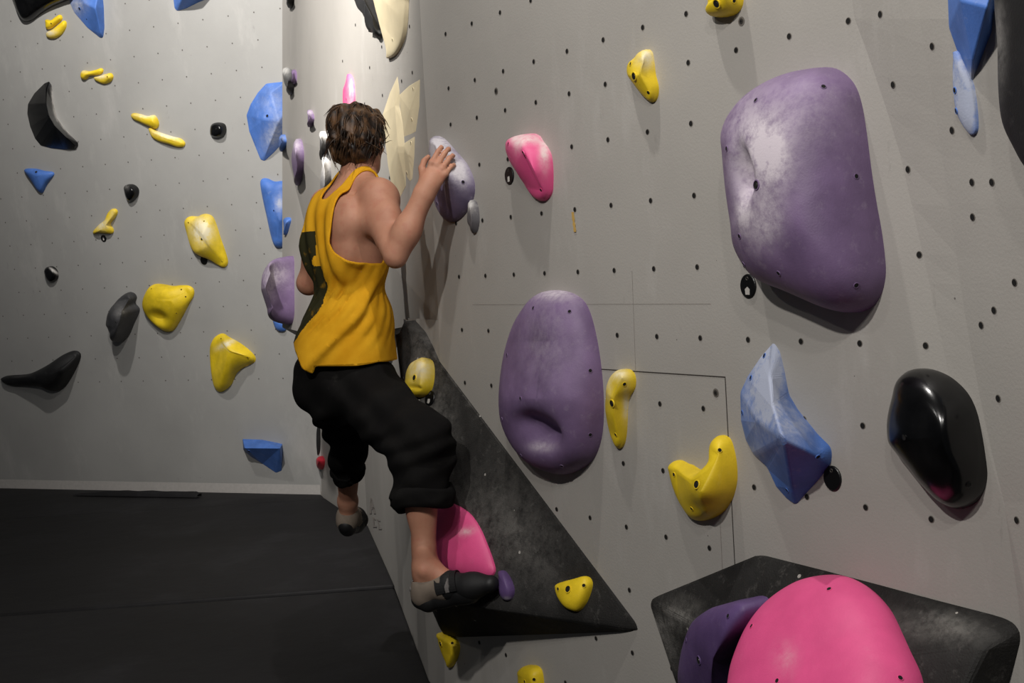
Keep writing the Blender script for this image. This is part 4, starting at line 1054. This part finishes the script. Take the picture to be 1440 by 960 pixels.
# cotton, with the dark print on the left of the back
mt, nt, bs = newmat('yellow_cotton'); tc = nt.nodes.new('ShaderNodeTexCoord').outputs['Object']
at = nt.nodes.new('ShaderNodeAttribute'); at.attribute_name = 'print'
base = mixc(nt, ramp(nt, noise_n(nt, 12, 4, tc), .3, .7), lin((205, 146, 20)), lin((222, 166, 34)))
pr_ = mth(nt, 'GREATER_THAN', at.outputs['Fac'], .5)
cr = mth(nt, 'MULTIPLY', pr_, mth(nt, 'SUBTRACT', 1.0, mth(nt, 'MULTIPLY', ramp(nt, noise_n(nt, 26, 6, tc), .58, .72), .25)))
nt.links.new(mixc(nt, cr, base, lin((46, 44, 24))), bs.inputs['Base Color']); bs.inputs['Roughness'].default_value = .85
bs.inputs['Specular IOR Level'].default_value = .15
bump(nt, bs, noise_n(nt, 380, 2, tc), .2, .002); M['cotton'] = mt
tank = np_mesh('tank_top', Vc, Fc, [M['cotton']], person)
def inpoly(x, y, poly):
    r = False; j = len(poly)-1
    for i in range(len(poly)):
        if (poly[i][1] > y) != (poly[j][1] > y) and x < (poly[j][0]-poly[i][0])*(y-poly[i][1])/(poly[j][1]-poly[i][1])+poly[i][0]: r = not r
        j = i
    return r
# print shape in the plane of the back (a: to the right, c: up from the pelvis), a blocky motif
pa = [(-.115, .47), (-.02, .475), (-.018, .40), (-.035, .375), (-.03, .36), (.015, .36), (.035, .30), (.02, .20), (-.02, .16), (-.06, .10), (-.115, .07), (-.14, .2)]
A_np, B_np, C_np = loc(Vc, pel)
vals = [1.0 if (b < 0.03 and inpoly(a, c, pa)) else 0.0 for a, b, c in zip(A_np, B_np, C_np)]
at_ = tank.data.attributes.new('print', 'FLOAT', 'POINT'); at_.data.foreach_set('value', vals)
so = tank.modifiers.new('s', 'SOLIDIFY'); so.thickness = .0035; so.offset = 1
# rolled hems along open edges
def hem_tubes(o_name, V_, T, rad, mat, parent):
    ec = {}
    for t3 in T.tolist():
        for i in range(3):
            k = (min(t3[i], t3[(i+1) % 3]), max(t3[i], t3[(i+1) % 3])); ec[k] = ec.get(k, 0)+1
    be = [k for k, c in ec.items() if c == 1]; nb_ = {}
    for a, b in be: nb_.setdefault(a, []).append(b); nb_.setdefault(b, []).append(a)
    seen = set(); loops = []
    for s in nb_:
        if s in seen: continue
        lp = [s]; seen.add(s); cur = s
        while True:
            nx_ = [q for q in nb_[cur] if q not in seen]
            if not nx_: break
            cur = nx_[0]; seen.add(cur); lp.append(cur)
        if len(lp) > 30: loops.append([Vector(V_[i]) for i in lp])
    for lp in loops:
        vs_, fs_ = [], []
        n_ = len(lp); pts = [(lp[i-3]+lp[i-2]+lp[i-1]+lp[i]+lp[(i+1) % n_]+lp[(i+2) % n_]+lp[(i+3) % n_])/7 for i in range(n_)][::2]; n_ = len(pts); b0 = len(vs_)
        for i in range(n_):
            d = (pts[(i+1) % n_]-pts[i-1]).normalized(); u = d.cross(Vector((.3, .2, .9))).normalized(); v = d.cross(u)
            for k in range(6): vs_.append(pts[i]+u*rad*math.cos(k*math.pi/3)+v*rad*math.sin(k*math.pi/3))
        for i in range(n_):
            for k in range(6): fs_.append([b0+i*6+k, b0+i*6+(k+1) % 6, b0+((i+1) % n_)*6+(k+1) % 6, b0+((i+1) % n_)*6+k])
        mesh(o_name, vs_, fs_, [mat], parent, smooth=True)
hem_tubes('hem', Vc, Fc, .0034, M['cotton'], tank)

# ---- trousers
def cuffp(a, b, t): return a*(1-t)+b*t
cR = knR*.56+anR*.44; cL = knL*.42+anL*.58
tr = [ell(L(pel, 0, -.01, -.055), (.166, .13, .12), RT, .03), ell(L(pel, .07, -.05, -.06), (.1, .09, .1), RT, .04), ell(L(pel, -.07, -.05, -.06), (.1, .09, .1), RT, .04),
      cone(L(pel, 0, 0, .05), L(pel, 0, 0, -.03), .115, .13, .04, 1.1, rt),
      cone(hipR-V3(0,0,.02), (hipR+knR)/2-V3(.015,0,.02), .114, .1, .04), cone((hipR+knR)/2-V3(.015,0,.02), knR, .1, .092, .03), cone(knR, cR+V3(-.01, 0, .0), .10, .086, .03), ell(knR+V3(.0, .0, -.02), (.1, .1, .1), None, .03),
      cone(hipL, (hipL+knL)/2, .12, .1, .04), cone((hipL+knL)/2, knL, .1, .082, .03), cone(knL, cL, .084, .06, .03), ell((hipR+hipL)/2-V3(0, 0, .08), (.12, .12, .09), None, .04)]
def tfold(Pn):
    a, b, c = Pn[..., 0], Pn[..., 1], Pn[..., 2]
    d = .006*np.sin(38*c+22*a+3*np.sin(14*a+8*b)) + .004*np.sin(71*c-33*a+2*np.sin(19*c)+10*b)
    return (d*np.clip((1.45-c)/.3, .1, 1)).astype(np.float32)
Vp, Fp = sdf_mesh(tr, .0065, disp=tfold)
dR = unit(anR-knR); dL = unit(anL-knL)
def cutR(Pn):
    q = Pn-cR; s = -(q@dR); r = np.linalg.norm(q-np.outer(q@dR, dR), axis=1); return np.where(r < .13, s, 1)
def cutL(Pn):
    q = Pn-cL; s = -(q@dL); r = np.linalg.norm(q-np.outer(q@dL, dL), axis=1); return np.where(r < .1, s, 1)
def cutW(Pn):
    a, b, c = loc(Pn, pel); return .075-c
Vp, Fp = clip_mesh(Vp, Fp, [cutR, cutL, cutW])
mt, nt, bs = newmat('black_cloth'); tc = nt.nodes.new('ShaderNodeTexCoord').outputs['Object']
b_ = mixc(nt, ramp(nt, noise_n(nt, 9, 6, tc), .4, .75), lin((17, 16, 16)), lin((25, 24, 23)))
b_ = mixc(nt, mth(nt, 'MULTIPLY', ramp(nt, noise_n(nt, 12, 9, tc, .75), .62, .78), .25), b_, lin((90, 86, 82)))
nt.links.new(b_, bs.inputs['Base Color']); bs.inputs['Roughness'].default_value = .9; bs.inputs['Specular IOR Level'].default_value = .1
bump(nt, bs, noise_n(nt, 300, 2, tc), .2, .002); M['cloth'] = mt
trs = np_mesh('trousers', Vp, Fp, [M['cloth']], person)
so = trs.modifiers.new('s', 'SOLIDIFY'); so.thickness = .004; so.offset = 1
def cuff(c, d, r0, r1, h, seed):
    u = unit(np.cross(d, V3(.2, 1, .1))); v = np.cross(d, u); vs_, fs_ = [], []; S = 40
    prof = [(-.9, .90), (-.95, 1.0), (-.6, 1.06), (-.2, 1.08), (.2, 1.07), (.6, 1.05), (.95, 1.0), (1.0, .93), (.7, .88), (-.4, .86)]
    for z, s in prof:
        for k in range(S):
            th = 2*math.pi*k/S; n_ = noise.noise(Vector((math.cos(th)*2+seed, math.sin(th)*2, z*1.5)))*.012
            r = (r0+(r1-r0)*(z+1)/2)*s+n_
            vs_.append(c + d*(z*h+.012*math.sin(th*2+seed)) + u*r*math.cos(th) + v*r*math.sin(th))
    n_ = len(prof)
    for j in range(n_):
        for k in range(S): fs_.append([j*S+k, j*S+(k+1) % S, ((j+1) % n_)*S+(k+1) % S, ((j+1) % n_)*S+k])
    return mesh('cuff', vs_, fs_, [M['cloth']], trs, smooth=True)
cuff(cR+dR*.0, unit(dR+V3(.12, 0, 0)), .098, .094, .032, 1.0); cuff(cL, dL, .064, .058, .03, 4.0)

# ---- climbing shoes
M['rubber'] = plain('shoe_rubber', (24, 24, 25), .55); M['suede'] = plain('shoe_suede', (120, 108, 96), .8); M['shoeblack'] = plain('shoe_black_fabric', (18, 18, 19), .7)
M['shoegrey'] = plain('shoe_grey_strap', (108, 104, 102), .6)
def shoe(hl, to, an, label_):
    fd = unit(to-hl); ud = unit(upz-fd*(upz@fd)); sd = np.cross(fd, ud); Ls = np.linalg.norm(to-hl)
    def S(a, b, c): return hl + fd*(a*Ls) + sd*b + ud*c
    Vu, Fu = sdf_mesh([cone(S(.04, 0, .0), S(.1, 0, .035), .036, .034, .02), cone(S(.1, 0, .02), S(.45, .002, .022), .038, .038, .03), cone(S(.4, 0, .01), S(.78, .0, .004), .036, .034, .03), cone(S(.75, 0, .0), S(1.02, 0, -.0), .034, .022, .03, 1.15, sd)], .0048)
    up_open = lambda Pn: -(np.maximum(.0, 0) + ((Pn-hl)@ud - (.048-.02*np.clip(((Pn-hl)@fd)/Ls-.32, 0, 1))))
    Vu, Fu = clip_mesh(Vu, Fu, [lambda Pn: .052 - ((Pn-hl)@ud) + .1*np.clip(np.abs(((Pn-hl)@fd)/Ls-.17)-.2, 0, 1)])
    root = np_mesh('climbing_shoe', Vu, Fu, [M['suede'], M['shoeblack']], person)
    mi_ = []
    for p in root.data.polygons: 
        q = np.array(p.center)-hl; mi_.append(1 if (q@fd)/Ls > .42 else 0)
    root.data.polygons.foreach_set('material_index', mi_)
    so_ = root.modifiers.new('s', 'SOLIDIFY'); so_.thickness = .003; so_.offset = 1
    Vs, Fs = sdf_mesh([cone(S(.0, 0, -.008), S(.08, 0, -.016), .034, .036, .02), cone(S(.1, 0, -.024), S(.32, 0, -.018), .028, .026, .015), cone(S(.3, 0, -.02), S(.7, 0, -.018), .028, .034, .02), cone(S(.6, 0, -.006), S(1.02, 0, -.002), .034, .026, .02, 1.15, sd)], .0048)
    np_mesh('rubber_sole', Vs, Fs, [M['rubber']], root)
    # heel rand and pull tab, straps
    Vr, Fr = sdf_mesh([cone(S(-.04, -.02, .03), S(-.055, 0, .015), .012, .013, .01), cone(S(-.055, 0, .015), S(-.04, .02, .03), .013, .012, .01), cone(S(-.05, 0, .02), S(-.06, 0, .05), .012, .008, .01)], .004)
    o = np_mesh('heel_tab', Vr, Fr, [M['shoegrey']], root)
    for t, mm, w_ in ((.36, 'shoeblack', .016), (.47, 'shoegrey', .009), (.54, 'shoeblack', .013)):
        vs_, fs_ = [], []; n_ = 20; pr0 = [(-w_, 0), (-w_, .003), (w_, .003), (w_, 0)]
        for k in range(n_+1):
            th = math.radians(-100+200*k/n_); r = .0475-.002*(t > .4)
            for z, e in pr0: vs_.append(S(t, 0, .012)+fd*(z+.012*math.sin(th))+sd*(r+e)*math.sin(th)+ud*(r+e)*math.cos(th))
        for k in range(n_):
            for j in range(4): fs_.append([k*4+j, k*4+(j+1) % 4, (k+1)*4+(j+1) % 4, (k+1)*4+j])
        mesh('strap', vs_, fs_, [M[mm]], root, smooth=False)
shoe(hlR, toR, anR, 'r'); shoe(hlL, toL, anL, 'l')

# ---- hair: a cap of wavy locks
hv = [ell(H(0, -.025, .04), (.09, .108, .088), RH, .02), ell(H(.0, -.055, .0), (.083, .072, .075), RH, .03), ell(H(0, .045, .075), (.07, .05, .05), RH, .03), ell(H(-.03, -.03, .075), (.065, .08, .055), RH, .03),
      ell(H(.0, -.07, -.045), (.065, .045, .04), RH, .03)]
def hd(Pn):
    q = (Pn-headc)@RH.T
    return (.006*np.sin(70*q[..., 0]+40*q[..., 2]+3*np.sin(30*q[..., 2]))*np.cos(50*q[..., 1]+20*q[..., 2]) + .003*np.sin(150*q[..., 0]+60*q[..., 1])).astype(np.float32)
Vh, Fh = sdf_mesh(hv, .005, disp=hd)
Vh, Fh = clip_mesh(Vh, Fh, [lambda Pn: np.maximum(.07-((Pn-headc)@hf) , ((Pn-headc)@hu)-.06)])
mt, nt, bs = newmat('brown_hair'); tc = nt.nodes.new('ShaderNodeTexCoord').outputs['Object']
hcol = mixc(nt, ramp(nt, noise_n(nt, 30, 4, tc), .42, .66), lin((30, 20, 13)), lin((96, 68, 43)))
nt.links.new(hcol, bs.inputs['Base Color']); bs.inputs['Roughness'].default_value = .5; bs.inputs['Specular IOR Level'].default_value = .35; M['hair'] = mt
hvs = [Vector(v) for v in Vh.tolist()]; hfs = Fh.tolist(); bvh_hair = BVHTree.FromPolygons([tuple(v) for v in hvs], hfs)
rng = random.Random(11)
crown = Vector(H(.0, -.03, .13)); HUv, HFv, HRv, HC = Vector(hu), Vector(hf), Vector(hr), Vector(headc)
for s_i in range(620):
    # root direction over the scalp
    th = rng.uniform(0, 2*math.pi); el_ = rng.uniform(-.45, 1.45)
    d = HRv*math.cos(th)*math.cos(el_)+HFv*math.sin(th)*math.cos(el_)+HUv*math.sin(el_)
    if d.dot(HFv) > .75 and el_ < .3: continue
    o0 = HC + HUv*.02 - HFv*.02
    hp, hn, _, _ = bvh_hair.ray_cast(o0 + d*.3, -d)
    if hp is None: continue
    if (hp-HC).dot(HUv) < -.075: continue
    tang = (hp-crown); tang = (tang - hn*tang.dot(hn)); 
    if tang.length < .004: tang = HRv.copy()
    tang.normalize(); swirl = hn.cross(tang)
    Ln = rng.uniform(.05, .105); nseg = 9; p = hp - hn*.004; rad = rng.uniform(.0016, .0036); wav = rng.uniform(20, 55); ph = rng.uniform(0, 6); lift = rng.uniform(.0, .30) if rng.random() < .8 else rng.uniform(.3, .7)
    dirr = (tang + swirl*rng.uniform(-.9, .5) + hn*lift).normalized(); base_i = len(hvs)
    for j in range(nseg+1):
        t = j/nseg; r = rad*(1-t**1.6)+.0003
        u = dirr.cross(hn); u = u.normalized() if u.length > 1e-4 else HRv; v = dirr.cross(u).normalized()
        for k in range(3): hvs.append(p + u*r*1.6*math.cos(2*math.pi*k/3) + v*r*math.sin(2*math.pi*k/3))
        side = u*(math.sin(ph+wav*t*Ln*6)*.45)
        dirr = (dirr + side*.35 - hn*.13*(1 if t < .7 else -.6) + Vector((0, 0, -.10))).normalized(); p = p + dirr*(Ln/nseg)
    for j in range(nseg):
        for k in range(3): hfs.append([base_i+j*3+k, base_i+j*3+(k+1) % 3, base_i+(j+1)*3+(k+1) % 3, base_i+(j+1)*3+k])
mesh('hair', hvs, hfs, [M['hair']], person, smooth=True)
#@@ENDPERSON@@

# ------------------------------------------------------------------ light
def spot(name, loc, target, energy, size=70, blend=.6, rad=.06, col=(1, .965, .92)):
    l = bpy.data.lights.new(name, 'SPOT'); l.energy = energy; l.spot_size = math.radians(size); l.spot_blend = blend
    l.shadow_soft_size = rad; l.color = col
    o = bpy.data.objects.new(name, l); C.objects.link(o); o.location = loc
    o.rotation_euler = (Vector(target)-Vector(loc)).to_track_quat('-Z', 'Y').to_euler(); return o
_la = mhit(628, 250, .62)
spot('ceiling_spot', (_la.x, _la.y, 4.3), (_la.x-.05, _la.y+.05, 1.0), 130, 130, rad=.03)
spot('ceiling_spot', (-1.6, 4.2, 4.2), (-.75, 5.6, 3.3), 880, 100, rad=.05, blend=1)
spot('ceiling_spot', (-1.25, .6, 3.6), (.1, 3.5, 2.1), 265, 110, rad=.05)
spot('ceiling_spot', (-2.2, 1.6, 3.8), (.8, 2.9, 1.9), 28, 110, rad=.06)
spot('ceiling_spot', (-.5, -.2, 3.9), (1.0, 2.3, 2.1), 78, 100, rad=.05)
spot('ceiling_spot', (.15, -.35, 3.9), (1.3, 2.2, 2.0), 64, 100, rad=.05)
spot('ceiling_spot', (-2.6, 6.2, 4.6), (-2.4, 9.0, 3.6), 440, 105, rad=.05, blend=1)
w = bpy.data.worlds.new('world'); bpy.context.scene.world = w; w.use_nodes = True
w.node_tree.nodes['Background'].inputs[0].default_value = (.75, .8, .9, 1)
w.node_tree.nodes['Background'].inputs[1].default_value = .04
sc_ = bpy.context.scene
sc_.view_settings.view_transform = 'Standard'; sc_.view_settings.look = 'None'; sc_.view_settings.gamma = 1; sc_.view_settings.use_curve_mapping = False
sc_.view_settings.exposure = -0.02
